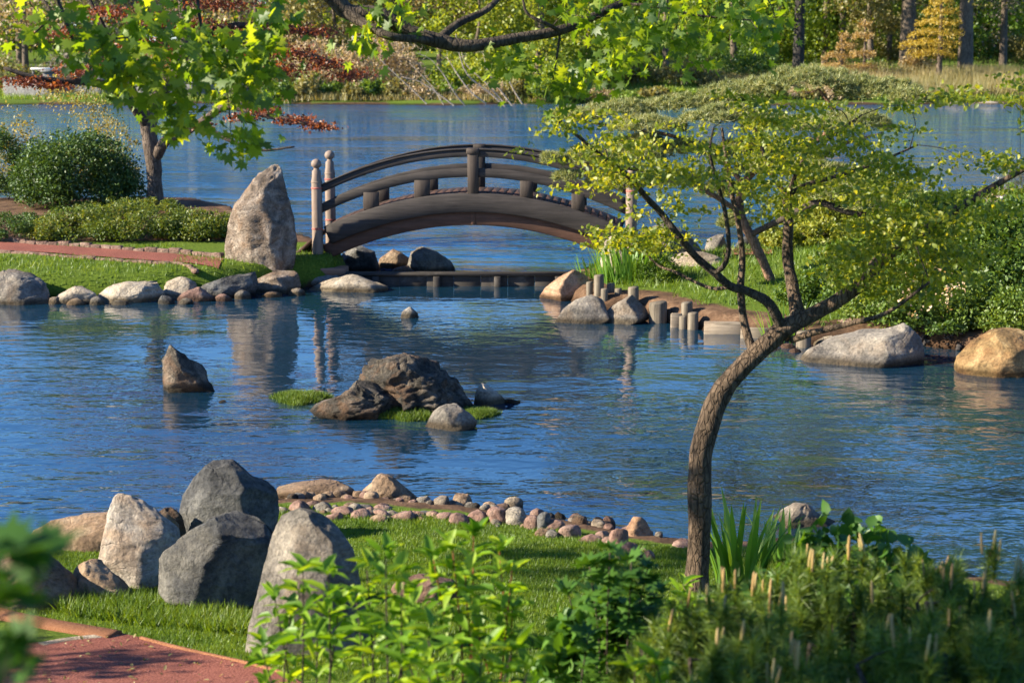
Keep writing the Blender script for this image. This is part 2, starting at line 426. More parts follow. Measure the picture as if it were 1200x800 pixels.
M['concrete'] = rock_mat('concrete', (0.11, 0.11, 0.115), (0.17, 0.17, 0.175), (0.24, 0.24, 0.24), None, 0.3, wet=False)
M['white_paint'] = path_mat('white_paint', (0.7, 0.7, 0.68), (0.76, 0.76, 0.74), (0.8, 0.8, 0.8))

def water_mat(name, body1, body2, waves, strength, rough=0.02, ior=1.33, calm_y=None):
    """waves: list of (scale xy, noise scale, weight, detail)"""
    m, nt, out = new_mat(name)
    p = principled(nt, out, rough, 0.5)
    p.inputs['IOR'].default_value = ior
    pos = world_pos(nt)
    calm = noise(nt, mapping(nt, pos, (0.10, 0.22, 1)), 1.0, 3, 0.6)
    h = None
    for sx, sy, rot, sc, wgt, det in waves:
        n = noise(nt, mapping(nt, pos, (sx, sy, 1), (0, 0, rot)), sc, det, 0.5, 0.3)
        n = math_n(nt, 'MULTIPLY', n, wgt)
        h = n if h is None else math_n(nt, 'ADD', h, n)
    amp = ramp(nt, calm, [(0.33, (0.15,) * 3), (0.62, (1.25,) * 3)])
    h = math_n(nt, 'MULTIPLY', h, amp)
    if calm_y:                                   # sheltered water lies calmer under the far bank
        sp_ = nt.nodes.new('ShaderNodeSeparateXYZ'); L(nt, pos, sp_.inputs[0])
        t_ = math_n(nt, 'DIVIDE', math_n(nt, 'SUBTRACT', sp_.outputs[1], calm_y[0]), calm_y[1] - calm_y[0], True)
        h = math_n(nt, 'MULTIPLY', h, math_n(nt, 'SUBTRACT', 1.0, math_n(nt, 'MULTIPLY', t_, 0.72)))
    L(nt, bump(nt, h, 1.0, strength), p.inputs['Normal'])
    col = ramp(nt, calm, [(0.3, body1), (0.7, body2)])
    L(nt, col, p.inputs['Base Color'])
    return m
M['pond'] = water_mat('pond', (0.004, 0.02, 0.04), (0.005, 0.027, 0.056),
                      [(1.0, 1.5, 0.12, 2.6, 0.55, 2), (1, 1.7, -0.3, 7.0, 0.10, 2), (0.35, 1.0, 0.5, 1.1, 0.7, 1)], 0.06, ior=3.2, calm_y=(21, 29))
M['lagoon'] = water_mat('lagoon', (0.004, 0.055, 0.14), (0.006, 0.07, 0.18),
                        [(0.8, 1.6, 0.12, 1.0, 0.7, 3), (1, 1.8, -0.2, 3.2, 0.22, 2)], 0.5, 0.05, ior=2.2)

# ------------------------------------------------------------------ geometry helpers
def crom(pts, n=6):
    """Catmull-Rom through pts (k,d)"""
    p = np.asarray(pts, float)
    if len(p) < 3:
        t = np.linspace(0, 1, n + 1)[:, None]
        return p[0] * (1 - t) + p[-1] * t
    q = np.vstack([2 * p[0] - p[1], p, 2 * p[-1] - p[-2]])
    out = []
    for i in range(1, len(q) - 2):
        a, b, c, d = q[i - 1], q[i], q[i + 1], q[i + 2]
        for t in np.arange(n) / n:
            out.append(0.5 * (2 * b + (c - a) * t + (2 * a - 5 * b + 4 * c - d) * t * t + (3 * b - a - 3 * c + d) * t ** 3))
    out.append(p[-1])
    return np.array(out)

def tube_arrays(lines, sides=6, wob=0.0, cap=True):
    """lines: list of (pts (n,3), radii (n,)) -> verts, [quads, tris]"""
    V, Q, T, base = [], [], [], 0
    ang = np.arange(sides) * 2 * math.pi / sides
    ca, sa = np.cos(ang), np.sin(ang)
    for pts, rad in lines:
        pts = np.asarray(pts, float); n = len(pts)
        rad = np.broadcast_to(np.asarray(rad, float), (n,))
        t = np.gradient(pts, axis=0); t /= np.linalg.norm(t, axis=1)[:, None] + 1e-9
        up = np.array([0, 0, 1.0]) if abs(t[0][2]) < 0.8 else np.array([0, 1.0, 0])
        a = np.cross(t, up); a /= np.linalg.norm(a, axis=1)[:, None] + 1e-9
        b = np.cross(a, t)
        ring = pts[:, None, :] + rad[:, None, None] * (ca[None, :, None] * a[:, None, :] + sa[None, :, None] * b[:, None, :])
        if wob:
            flat = ring.reshape(-1, 3)
            nz = fbm(flat / (rad.max() * 1.6), 3, 5) + .45 * fbm(flat * np.array([1, 1, .25]) / (rad.max() * .35), 3, 15, True)
            off = (ring - pts[:, None, :])
            ring = pts[:, None, :] + off * (1 + wob * nz.reshape(n, sides, 1))
        V.append(ring.reshape(-1, 3))
        i = np.arange(n - 1)[:, None] * sides; j = np.arange(sides)[None, :]; k = (j + 1) % sides
        Q.append((base + np.stack([i + j, i + k, i + sides + k, i + sides + j], -1)).reshape(-1, 4))
        if cap:
            V.append(pts[-1:] + t[-1:] * rad[-1] * 0.5)
            tip = base + n * sides
            jj = np.arange(sides)
            T.append(np.stack([base + (n - 1) * sides + jj, base + (n - 1) * sides + (jj + 1) % sides, np.full(sides, tip)], -1))
            base += 1
        base += n * sides
    return np.vstack(V), [np.vstack(Q)] + ([np.vstack(T)] if T else [])

def unit(v): return v / (np.linalg.norm(v, axis=-1, keepdims=True) + 1e-9)

LEAF2 = (np.array([[0, 0, 0], [0.42, 0.5, 0.10], [1, 0, 0], [0.42, -0.5, 0.10]]), np.array([[0, 2, 1], [0, 3, 2]]))
LEAF4 = (np.array([[0, 0, 0], [0.3, 0.45, 0.09], [0.68, 0.36, 0.05], [1, 0, -0.12], [0.68, -0.36, 0.05], [0.3, -0.45, 0.09], [0.5, 0, 0]]),
         np.array([[0, 6, 1], [1, 6, 2], [2, 6, 3], [3, 6, 4], [4, 6, 5], [5, 6, 0]]))
def maple_shape(curl=-0.16, fold=0.0, skew=0.0):
    pts = [[0.0, 0, 0]]
    lob = [(-2.2, .42), (-1.75, .38), (-1.35, .72), (-1.0, .42), (-.62, .82), (-.32, .5), (0, 1.0), (.32, .5), (.62, .82), (1.0, .42), (1.35, .72), (1.75, .38), (2.2, .42)]
    for a, r in lob:
        pts.append([r * math.cos(a), r * math.sin(a), curl * r * r + 0.05 * (1 if r > .6 else -1) + fold * abs(math.sin(a)) * r + skew * math.sin(a) * r])
    f = [[0, i, i + 1] for i in range(1, len(lob))]
    return np.array(pts), np.array(f)
MAPLE = maple_shape()
NEEDLE = (np.array([[0, 0.5, 0], [0, -0.5, 0], [1, 0, 0.06]]), np.array([[0, 1, 2]]))
BLADE = (np.array([[0, .5, 0], [0, -.5, 0], [.55, .38, .03], [.55, -.38, .03], [1, 0, .16]]), np.array([[0, 1, 3], [0, 3, 2], [2, 3, 4]]))

def scatter(shape, pos, direc, nrm, length, width):
    """one copy of shape at each pos: x along direc, z along nrm"""
    v, f = shape
    pos = np.asarray(pos, float); n = len(pos)
    x = unit(np.asarray(direc, float)); z = np.asarray(nrm, float)
    y = unit(np.cross(z, x)); z = np.cross(x, y)
    l = np.broadcast_to(length, (n,)); w = np.broadcast_to(width, (n,))
    P = pos[:, None, :] + v[None, :, 0, None] * x[:, None, :] * l[:, None, None] + v[None, :, 1, None] * y[:, None, :] * w[:, None, None] \
        + v[None, :, 2, None] * z[:, None, :] * l[:, None, None]
    F = f[None] + (np.arange(n) * len(v))[:, None, None]
    return P.reshape(-1, 3), F.reshape(-1, f.shape[1])

def rand_dirs(n, up=0.0, g=rng):
    d = g.normal(size=(n, 3)); d = unit(d); d[:, 2] += up
    return unit(d)
def leaves_at(pos, size, shape=LEAF2, aspect=0.6, up=0.6, droop=0.0, var=0.3, g=rng):
    n = len(pos)
    nr = rand_dirs(n, up, g)
    d = rand_dirs(n, -droop, g)
    s = size * (1 + var * g.uniform(-1, 1, n))
    return scatter(shape, pos, d, nr, s, s * aspect)

def leaf_obj(name, pos, size, mat, parent=None, kind='stuff', **kw):
    v, f = leaves_at(pos, size, **kw)
    o = obj(name, v, f, mat, parent)
    if kind: o['kind'] = kind
    return o

def clump_points(centers, radii, n, g=rng, flat=1.0, shell=0.35):
    """n points spread over the clumps; shell pushes them outwards"""
    centers = np.asarray(centers, float); radii = np.broadcast_to(np.asarray(radii, float), (len(centers),))
    w = radii ** 2; idx = g.choice(len(centers), n, p=w / w.sum())
    d = rand_dirs(n, 0.15, g)
    r = g.uniform(0, 1, n) ** shell
    p = d * (r * radii[idx])[:, None]; p[:, 2] *= flat
    return centers[idx] + p

def grow(nodes, targets, r_tip=0.004, lift=0.08, steps=5, g=rng, share=0.6, per_m=0.008):
    """join each target to the nearest node of a growing skeleton. nodes: [(pos, r)]"""
    P = [np.asarray(p, float) for p, _ in nodes]; Rr = [r for _, r in nodes]
    targets = np.asarray(targets, float)
    A = np.array(P)
    d0 = np.array([np.min(np.linalg.norm(A - t, axis=1)) for t in targets])
    lines = []
    for t in targets[np.argsort(d0)]:
        A = np.array(P)
        d = np.linalg.norm(A - t, axis=1) + np.maximum(0, (A[:, 2] - t[2])) * 0.4
        i = int(np.argmin(d)); p0 = A[i]; ln = np.linalg.norm(t - p0)
        if ln < 1e-3: continue
        r0 = min(Rr[i] * share, r_tip + per_m * ln)
        mid = p0 + (t - p0) * 0.5 + np.array([0, 0, lift * ln]) + g.normal(size=3) * 0.07 * ln
        pts = crom([p0, mid, t], max(2, steps // 2 + 1))
        rad = np.linspace(r0, min(r_tip, r0), len(pts))
        lines.append((pts, rad))
        for p, r in zip(pts[1:], rad[1:]): P.append(p); Rr.append(r)
    return lines

def nodes_of(lines):
    return [(p, r) for pts, rad in lines for p, r in zip(pts, np.broadcast_to(rad, (len(pts),)))]

def px_line(pts, n=5):
    """[(px, py, Y, radius in pixels)] -> smooth polyline in the world with radii"""
    w = [list(PY(a, b, Y)) + [r / scale_at(Y)] for a, b, Y, r in pts]
    c = crom(w, n)
    return c[:, :3], c[:, 3]

# ---- solids
def chamfer_ring(w, h, c):
    a, b = w / 2, h / 2
    return np.array([[-a + c, -b], [a - c, -b], [a, -b + c], [a, b - c], [a - c, b], [-a + c, b], [-a, b - c], [-a, -b + c]])
def sweep(path, w, h, c=0.01, up=(0, 0, 1)):
    """chamfered rectangular section (w sideways, h upright) along path (n,3)"""
    p = np.asarray(path, float); n = len(p)
    t = unit(np.gradient(p, axis=0)); a = unit(np.cross(t, np.array(up, float))); b = np.cross(a, t)
    r = chamfer_ring(w, h, c)
    V = (p[:, None, :] + r[None, :, 0, None] * a[:, None, :] + r[None, :, 1, None] * b[:, None, :]).reshape(-1, 3)
    i = np.arange(n - 1)[:, None] * 8; j = np.arange(8)[None, :]; k = (j + 1) % 8
    Q = np.stack([i + j, i + k, i + 8 + k, i + 8 + j], -1).reshape(-1, 4)
    caps = np.array([[7, 6, 5, 4], [7, 4, 3, 0], [0, 3, 2, 1]])
    return V, np.vstack([Q, caps, (n - 1) * 8 + caps[:, ::-1]])
def block(sx, sy, sz, c=0.01, loc=(0, 0, 0), jit=0.0, g=rnd):
    """chamfered box, base at loc"""
    V, F = sweep([(0, 0, 0), (0, 0, c), (0, 0, sz - c), (0, 0, sz)], sx, sy, c, up=(0, 1, 0))
    V = V.reshape(4, 8, 3)
    for k in (0, 3):
        V[k, :, 0] *= 1 - 2 * c / sx; V[k, :, 1] *= 1 - 2 * c / sy
    V = V.reshape(-1, 3)
    if jit:
        V = V + np.array([[g.uniform(-jit, jit) for _ in range(3)] for _ in V])
    return V + np.array(loc), F
def lathe(profile, seg=16, loc=(0, 0, 0)):
    """profile [(r, z)]"""
    pr = np.asarray(profile, float); a = np.arange(seg) * 2 * math.pi / seg
    V = np.stack([pr[:, 0, None] * np.cos(a), pr[:, 0, None] * np.sin(a), np.repeat(pr[:, 1, None], seg, 1)], -1).reshape(-1, 3)
    n = len(pr); i = np.arange(n - 1)[:, None] * seg; j = np.arange(seg)[None, :]; k = (j + 1) % seg
    Q = np.stack([i + j, i + k, i + seg + k, i + seg + j], -1).reshape(-1, 4)
    tri = np.array([[ (n - 1) * seg, (n - 1) * seg + q, (n - 1) * seg + q + 1] for q in range(1, seg - 1)])
    return V + np.array(loc), [Q, tri]
def merge(parts):
    V, F, b = [], {}, 0
    for v, f in parts:
        for q in (f if isinstance(f, list) else [f]):
            F.setdefault(q.shape[1], []).append(q + b)
        V.append(v); b += len(v)
    return np.vstack(V), [np.vstack(x) for x in F.values()]

# ---- rocks: a silhouette seen in the photograph, given real depth
def rock(poly, mat, label, base_z=None, Y=None, ridge=-0.25, depth=0.8, rough=1.0, seed=None, group=None, seg=None, name='boulder', cat='rock', bury=0.12, round_=0.3, back=0.3, parent=None, facets=1.0):
    """poly: pixel outline from the left end of the base, over the top, to the right end of the base"""
    seed = seed if seed is not None else int(poly[0][0] * 7 + poly[0][1] * 13) % 9973
    g = np.random.default_rng(abs(seed))
    by = max(q[1] for q in poly)
    bx = sum(q[0] for q in poly) / len(poly)
    if Y is None:
        if base_z is None:
            base_z = 0.0
            for _ in range(6):
                p = PZ(bx, by, base_z); base_z = max(0.0, gz(p.x, p.y))
        Y = PZ(bx, by, base_z).y
    W0 = (max(q[0] for q in poly) - min(q[0] for q in poly)) / scale_at(Y)
    Yc = Y + depth * W0 * 0.5                     # the outline is that of the rock's middle, its foot stands nearer
    w = np.array([[PY(a, b, Yc).x, PY(a, b, Yc).z] for a, b in poly])
    zmin, zmax = w[:, 1].min(), w[:, 1].max()
    W = w[:, 0].max() - w[:, 0].min(); H = zmax - zmin
    pxs = scale_at(Y)
    if seg is None: seg = int(min(120, max(20, W * pxs * 0.7)))
    nz = int(min(70, max(10, H * pxs * 0.7)))
    t = np.linspace(0, 1, nz); zs = zmin - bury + (H + bury) * (1 - (1 - t) ** 1.35)
    zs[-1] = zmax - 0.002 * H
    xl, xr = np.zeros(nz), np.zeros(nz)
    closed = np.vstack([w, w[0]])
    for i, z in enumerate(zs):
        zq = min(max(z, zmin + 0.02 * H), zmax - 0.003 * H)
        xs = []
        for (x0, z0), (x1, z1) in zip(closed[:-1], closed[1:]):
            if (z0 - zq) * (z1 - zq) <= 0 and abs(z1 - z0) > 1e-9:
                xs.append(x0 + (x1 - x0) * (zq - z0) / (z1 - z0))
        if len(xs) < 2: xs = [w[:, 0].mean()] * 2
        xl[i], xr[i] = min(xs), max(xs)
    if nz > 6:                                   # soften the corners of the outline a little
        for a in (xl, xr): a[1:-1] = (a[:-2] + 2 * a[1:-1] + a[2:]) / 4
    cx, hw = (xl + xr) / 2, (xr - xl) / 2
    hwm = hw.max()
    hd = depth * W * 0.5 * np.clip(hw / hwm, 0.02, 1) ** 0.75
    # corners of the cross-section: left end, front ridge, right end, back
    fr = -math.acos(max(-0.95, min(0.95, ridge)))
    corners = [math.pi, fr - math.pi * 0 if True else 0, 0.0, math.pi * (0.5 + back * 0.3), math.pi * 0.8]
    corners = [c % (2 * math.pi) for c in corners]
    extra = fr * 0.5 if ridge < 0 else (fr - math.pi) * 0.5
    corners.append(extra % (2 * math.pi))
    corners = np.sort(np.array(corners))
    ang = np.arange(seg) * 2 * math.pi / seg
    V = np.zeros((nz, seg, 3))
    for i in range(nz):
        tw = 0.28 * math.sin(3.1 * zs[i] / max(H, .01) + seed) * (1 if True else 0)
        c = corners + np.where((np.abs(corners) < 0.01) | (np.abs(corners - math.pi) < 0.01), 0, tw)
        c = np.sort(c % (2 * math.pi))
        cc = np.append(c, c[0] + 2 * math.pi)
        rad = np.ones(seg)
        for k in range(len(c)):
            a0, a1 = cc[k], cc[k + 1]
            mid, half = (a0 + a1) / 2, (a1 - a0) / 2
            for off in (0, -2 * math.pi, 2 * math.pi):
                sel = (ang + off >= a0 - 1e-9) & (ang + off <= a1 + 1e-9)
                if half < math.pi / 2 * 0.98:
                    rad[sel] = math.cos(half) / np.maximum(np.cos(ang[sel] + off - mid), 0.05)
        rad = (1 - round_) * rad + round_
        V[i, :, 0] = cx[i] + hw[i] * rad * np.cos(ang)
        V[i, :, 1] = Yc + hd[i] * rad * np.sin(ang)
        V[i, :, 2] = zs[i]
    P = V.reshape(-1, 3)
    S = min(W, H * 1.5)
    q = P / (S * 0.42) + seed * 1.37
    amp = 0.055 * S * rough
    n1 = fbm(q, 4, seed, True); n2 = fbm(q * 3.1, 4, seed + 5, True); n3 = fbm(q * 1.0 + 9, 3, seed + 3)
    lay = fbm(np.stack([q[:, 0] * 0.6, q[:, 1] * 0.6, q[:, 2] * 3.2 + q[:, 0] * 1.1], 1), 3, seed + 8, True)
    cen = np.stack([np.repeat(cx, seg), np.full(nz * seg, Yc), np.full(nz * seg, zmin + H * 0.4)], 1)
    dr = unit((P - cen) * np.array([1, 1, 0.6]))
    P = P + dr * (amp * (0.9 * n1 + 0.35 * n2 + 0.6 * n3 + 0.5 * lay))[:, None]
    # flat broken faces: cut away what stands out beyond planes set around the rock
    Cn = np.array([cx.mean(), Yc, zmin + H * .4])
    for q_ in range(int(15 * facets)):
        n_ = g.normal(size=3) + np.array([0, -.3, .1]); n_[2] = max(n_[2], -.1); n_ = unit(n_)
        dt_ = (P - Cn) @ n_; h_ = np.quantile(dt_, g.uniform(.84, .96))
        over = dt_ - h_
        P = P - n_ * np.where(over > 0, over * .93, 0)[:, None]
    R3 = P.reshape(nz, seg, 3)                   # keep the outline that the photograph shows
    mn, mx = R3[:, :, 0].min(1), R3[:, :, 0].max(1)
    k_ = (xr - xl) / np.maximum(mx - mn, 1e-4); nx_ = xl[:, None] + (R3[:, :, 0] - mn[:, None]) * k_[:, None]
    R3[:, :, 0] = np.where((mx - mn > .05 * W)[:, None], nx_ * .9 + R3[:, :, 0] * .1, R3[:, :, 0])
    zt_ = R3[:, :, 2].max(); lift = np.clip((R3[:, :, 2] - zmin) / max(zt_ - zmin, 1e-3), 0, 1)
    R3[:, :, 2] += lift * (zmax - zt_)
    P = R3.reshape(-1, 3)
    P = P + dr * (amp * rough * (.62 * fbm(q * 1.9 + 3, 5, seed + 9, True) + .2 * fbm(q * 6 + 1, 3, seed + 11, True) + .35 * fbm(np.stack([q[:, 0] * .8 + q[:, 2] * .7, q[:, 1] * .8, q[:, 2] * 2.6 - q[:, 0] * 1.2], 1), 4, seed + 13, True)))[:, None]
    R3 = P.reshape(nz, seg, 3)
    mn, mx = R3[:, :, 0].min(1), R3[:, :, 0].max(1); m0 = np.median(mx - mn) > 0
    off = (xl - mn) * .6; off2 = (xr - mx) * .6; u_ = (R3[:, :, 0] - mn[:, None]) / np.maximum(mx - mn, 1e-4)[:, None]
    R3[:, :, 0] += off[:, None] * (1 - u_) + off2[:, None] * u_
    zt_ = R3[:, :, 2].max(); lift = np.clip((R3[:, :, 2] - zmin) / max(zt_ - zmin, 1e-3), 0, 1)
    R3[:, :, 2] += lift * (zmax - zt_)
    P = R3.reshape(-1, 3)
    P = P + dr * (.055 * .11 * S * fbm(q * 9 + 5, 3, seed + 21, True))[:, None]
    top = P[-seg:].mean(0)
    i = np.arange(nz - 1)[:, None] * seg; j = np.arange(seg)[None, :]; k = (j + 1) % seg
    Q = np.stack([i + j, i + k, i + seg + k, i + seg + j], -1).reshape(-1, 4)
    jj = np.arange(seg)
    T = np.stack([(nz - 1) * seg + jj, (nz - 1) * seg + (jj + 1) % seg, np.full(seg, nz * seg)], -1)
    P = np.vstack([P, top])
    org = np.array([cx[0], Yc, max(zmin, -0.05)])
    o = obj(name, P - org, [Q, T], mat, parent, True, org)
    if parent is None: tag(o, label, cat, group)
    return o
def hump(x0, x1, ytop, ybase, g=rnd, squar=0.5, skew=0.0):
    """rounded cobble outline"""
    pts = []
    n = 9
    for i in range(n):
        a = math.pi * (1 - i / (n - 1))
        c, s = math.cos(a), math.sin(a)
        c = math.copysign(abs(c) ** squar, c); s = s ** squar
        pts.append((x0 + (x1 - x0) * (0.5 + 0.5 * c) + skew * s, ybase - (ybase - ytop) * s * g.uniform(0.93, 1.0)))
    return pts

# ------------------------------------------------------------------ shorelines and ground
def plan(pts): return np.array([[XP(px, Y, 0.0), Y] for px, Y in pts])
WEST = plan([(-900, 30.5), (-200, 31.9), (0, 32.15), (66, 32.2), (130, 32.3), (190, 32.4), (255, 32.7), (300, 33.1), (350, 33.7), (398, 34.1), (410, 34.6), (412, 35.4),
             (385, 36.6), (345, 38), (300, 40.2), (278, 42), (240, 44), (120, 46.5), (-200, 48), (-900, 50)])
EAST = plan([(662, 34.6), (650, 33.2), (668, 31.6), (690, 30.7), (745, 30.5), (783, 29.3), (800, 29.0), (822, 28.6), (866, 28.2), (905, 27.7), (930, 27.4), (945, 27.2), (1070, 27.2), (1120, 26.7),
             (1200, 26.0), (1500, 23.5), (2200, 22), (2200, 52), (1500, 50), (1200, 47), (1050, 46), (960, 43.5), (900, 40), (850, 38.6), (790, 37.8), (730, 37), (690, 36)])
NEAR = np.array([(-80, 17.0), (-12, 16.4)] + [(XP(px, Y, 0), Y) for px, Y in
                [(15, 15.9), (120, 16.3), (210, 17.0), (320, 17.5), (420, 17.65), (505, 17.35), (600, 17.05), (680, 16.6), (740, 16.2), (790, 15.9), (850, 15.7), (905, 15.9), (950, 15.95), (1000, 15.5), (1080, 14.8), (1200, 14.2)]]
                + [(12, 14.0), (80, 14), (80, -40), (-80, -40)])
FAR = np.array([(-420, 120)] + [(x, 136 + 1.6 * math.sin(x * 0.21) + 1.1 * math.sin(x * 0.53 + 1)) for x in range(-160, 161, 5)] + [(420, 120), (420, 460), (-420, 460)])

def sdist(poly, x, y):
    """distance to the edge, positive inside"""
    px, py = x.ravel(), y.ravel()
    d = np.full(px.shape, 1e9); inside = np.zeros(px.shape, bool)
    n = len(poly)
    for i in range(n):
        ax, ay = poly[i]; bx, by = poly[(i + 1) % n]
        ex, ey = bx - ax, by - ay
        t = np.clip(((px - ax) * ex + (py - ay) * ey) / (ex * ex + ey * ey + 1e-12), 0, 1)
        d = np.minimum(d, np.hypot(px - ax - t * ex, py - ay - t * ey))
        c = (ay > py) != (by > py)
        with np.errstate(divide='ignore', invalid='ignore'):
            xi = (bx - ax) * (py - ay) / (by - ay) + ax
        inside ^= c & (px < xi)
    return np.where(inside, d, -d).reshape(x.shape)

def smooth(a, b, x):
    t = np.clip((x - a) / (b - a), 0, 1); return t * t * (3 - 2 * t)
def interp(x, xs, ys): return np.interp(x, xs, ys)

def ground_z(x, y):
    x = np.asarray(x, float); y = np.asarray(y, float)
    dn, dw, de, df = (sdist(p, x, y) for p in (NEAR, WEST, EAST, FAR))
    z = np.full(x.shape, -0.7)
    bump_ = 0.035 * fbm(np.stack([x.ravel() * 0.9, y.ravel() * 0.9, np.zeros(x.size)], 1), 3, 3).reshape(x.shape)
    near_h = interp(y, [-30, 0, 3, 5, 7, 9, 11, 12.4, 13.7, 16, 18], [3.4, 2.9, 2.55, 2.1, 1.5, 0.95, 0.56, 0.42, 0.33, 0.2, 0.12])
    z = np.maximum(z, np.where(dn > -0.8, smooth(-0.35, 0.3, dn) * (near_h + 0.45 + bump_) - 0.45, -0.7))
    west_h = interp(y, [31, 32.5, 34.3, 36, 41, 44, 48], [0.2, 0.42, 0.56, 0.66, 0.9, 0.85, 0.5])
    z = np.maximum(z, np.where(dw > -0.8, smooth(-0.3, 0.35, dw) * (west_h + 0.5 + bump_) - 0.5, -0.7))
    east_h = 0.24 + 0.075 * np.clip(de, 0, 12) + 0.55 * smooth(4.5, 9, x) * smooth(0.6, 3.5, de) + 0.5 * smooth(7, 12, x) * smooth(2, 7, de)
    z = np.maximum(z, np.where(de > -0.8, smooth(-0.25, 0.3, de) * (east_h + 0.5 + bump_) - 0.5, -0.7))
    far_h = 0.3 + 1.6 * smooth(2, 45, df) + 8 * smooth(60, 300, df)
    z = np.maximum(z, np.where(df > -3, smooth(-1.5, 1.5, df) * (far_h + 0.5) - 0.5, -0.7))
    return z
def gz(x, y):
    return float(ground_z(np.array([x]), np.array([y]))[0])
def gzv(x, y): return ground_z(np.asarray(x), np.asarray(y))

def build_ground():
    xs = np.concatenate([np.linspace(-420, -60, 25), np.linspace(-55, -14, 42), np.linspace(-13.6, 13.6, 180), np.linspace(14, 55, 42), np.linspace(60, 420, 25)])
    ys = np.concatenate([np.linspace(-40, 5, 24), np.linspace(5.5, 19, 100), np.linspace(19.6, 24.4, 9), np.linspace(24.6, 50, 150), np.linspace(53, 128, 20), np.linspace(130, 190, 31), np.linspace(200, 460, 14)])
    X, Y = np.meshgrid(xs, ys)
    Z = ground_z(X, Y)
    V = np.stack([X, Y, Z], -1).reshape(-1, 3)
    ny, nx = X.shape
    i = np.arange(ny - 1)[:, None] * nx; j = np.arange(nx - 1)[None, :]
    Q = np.stack([i + j, i + j + 1, i + nx + j + 1, i + nx + j], -1).reshape(-1, 4)
    me = mesh('ground', V, Q, M['ground'], True)
    cover = np.zeros(X.shape)
    cover = np.maximum(cover, smooth(0.3, 0.7, sdist(NEAR, X, Y)) * 0.95)
    cover = np.maximum(cover, smooth(-0.05, 0.15, sdist(WEST, X, Y)) * (Y < 36) * 0.95)
    de = sdist(EAST, X, Y)
    cover = np.maximum(cover, smooth(0.4, 1.1, de) * 0.9)
    cover = np.maximum(cover, smooth(0.2, 1.0, sdist(FAR, X, Y)) * 0.95)
    a = me.attributes.new('cover', 'FLOAT', 'POINT')
    a.data.foreach_set('value', cover.ravel().astype(np.float32))
    tag(link('ground', me), kind='structure')
build_ground()

YW = 34.05                                            # the weir parts the pond from the lagoon
def sheet(name, x0, x1, y0, y1, z, mat):
    o = obj(name, [(x0, y0, z), (x1, y0, z), (x1, y1, z), (x0, y1, z)], np.array([[0, 1, 2, 3]]), mat)
    tag(o, kind='structure'); return o
sheet('pond_water', -90, 90, 9, YW, 0.0, M['pond'])
sheet('lagoon_water', -420, 420, YW, 160, 0.0, M['lagoon'])

def strip(name, poly_px, z_off, mat, step=0.12, thick=0.03, parent=None):
    """a path laid over the ground: outline in plan, meshed so that it follows the slope"""
    poly = np.array(poly_px)
    bm = bmesh.new()
    x0, y0 = poly.min(0); x1, y1 = poly.max(0)
    nx, ny = max(2, int((x1 - x0) / step)), max(2, int((y1 - y0) / step))
    X, Y = np.meshgrid(np.linspace(x0, x1, nx + 1), np.linspace(y0, y1, ny + 1))
    bm.faces.new([bm.verts.new((p[0], p[1], 0)) for p in poly])
    for k in range(1, nx):
        bmesh.ops.bisect_plane(bm, geom=bm.verts[:] + bm.edges[:] + bm.faces[:], plane_co=(x0 + (x1 - x0) * k / nx, 0, 0), plane_no=(1, 0, 0))
    for k in range(1, ny):
        bmesh.ops.bisect_plane(bm, geom=bm.verts[:] + bm.edges[:] + bm.faces[:], plane_co=(0, y0 + (y1 - y0) * k / ny, 0), plane_no=(0, 1, 0))
    co = np.array([v.co[:] for v in bm.verts])
    zz = gzv(co[:, 0], co[:, 1]) + z_off
    for v, z in zip(bm.verts, zz): v.co.z = z
    for f in bm.faces:
        if f.normal.z < 0: f.normal_flip()
        f.smooth = True
    me = bpy.data.meshes.new(name); bm.to_mesh(me); bm.free()
    me.materials.append(mat)
    o = link(name, me, parent)
    return o

# ------------------------------------------------------------------ the arched footbridge
BY0 = 34.35
bl = PY(370, 312, BY0); br = PY(737, 300, BY0)
SPAN = (br.x - bl.x)
RZ = R(-4.0)
BMID = PY(555, 300, BY0)
bridge = empty('arched_footbridge', (BMID.x, BY0 - 0.05, 0.0), RZ)
tag(bridge, 'arched dark timber footbridge with low railings spanning the channel', 'bridge')
HALF = SPAN / 2
BW = 1.45
PPM = scale_at(BY0)
def zrow(py, Y=BY0): return PY(555, py, Y).z
CURV = (40 / PPM) / (173 / PPM) ** 2          # drop per metre squared, read off the photograph
xl_ = -HALF * 1.0; xr_ = HALF * 1.0
def arc(zc, y, x0=-HALF + 0.04, x1=HALF - 0.04, n=33, k=1.0):
    xs = np.linspace(x0, x1, n)
    return np.stack([xs, np.full(n, y), zc - CURV * k * xs ** 2], -1)
z_rail, z_mid = zrow(179.5), zrow(202)
z_beam, z_under = zrow(237), zrow(255)
z_deck = zrow(224)
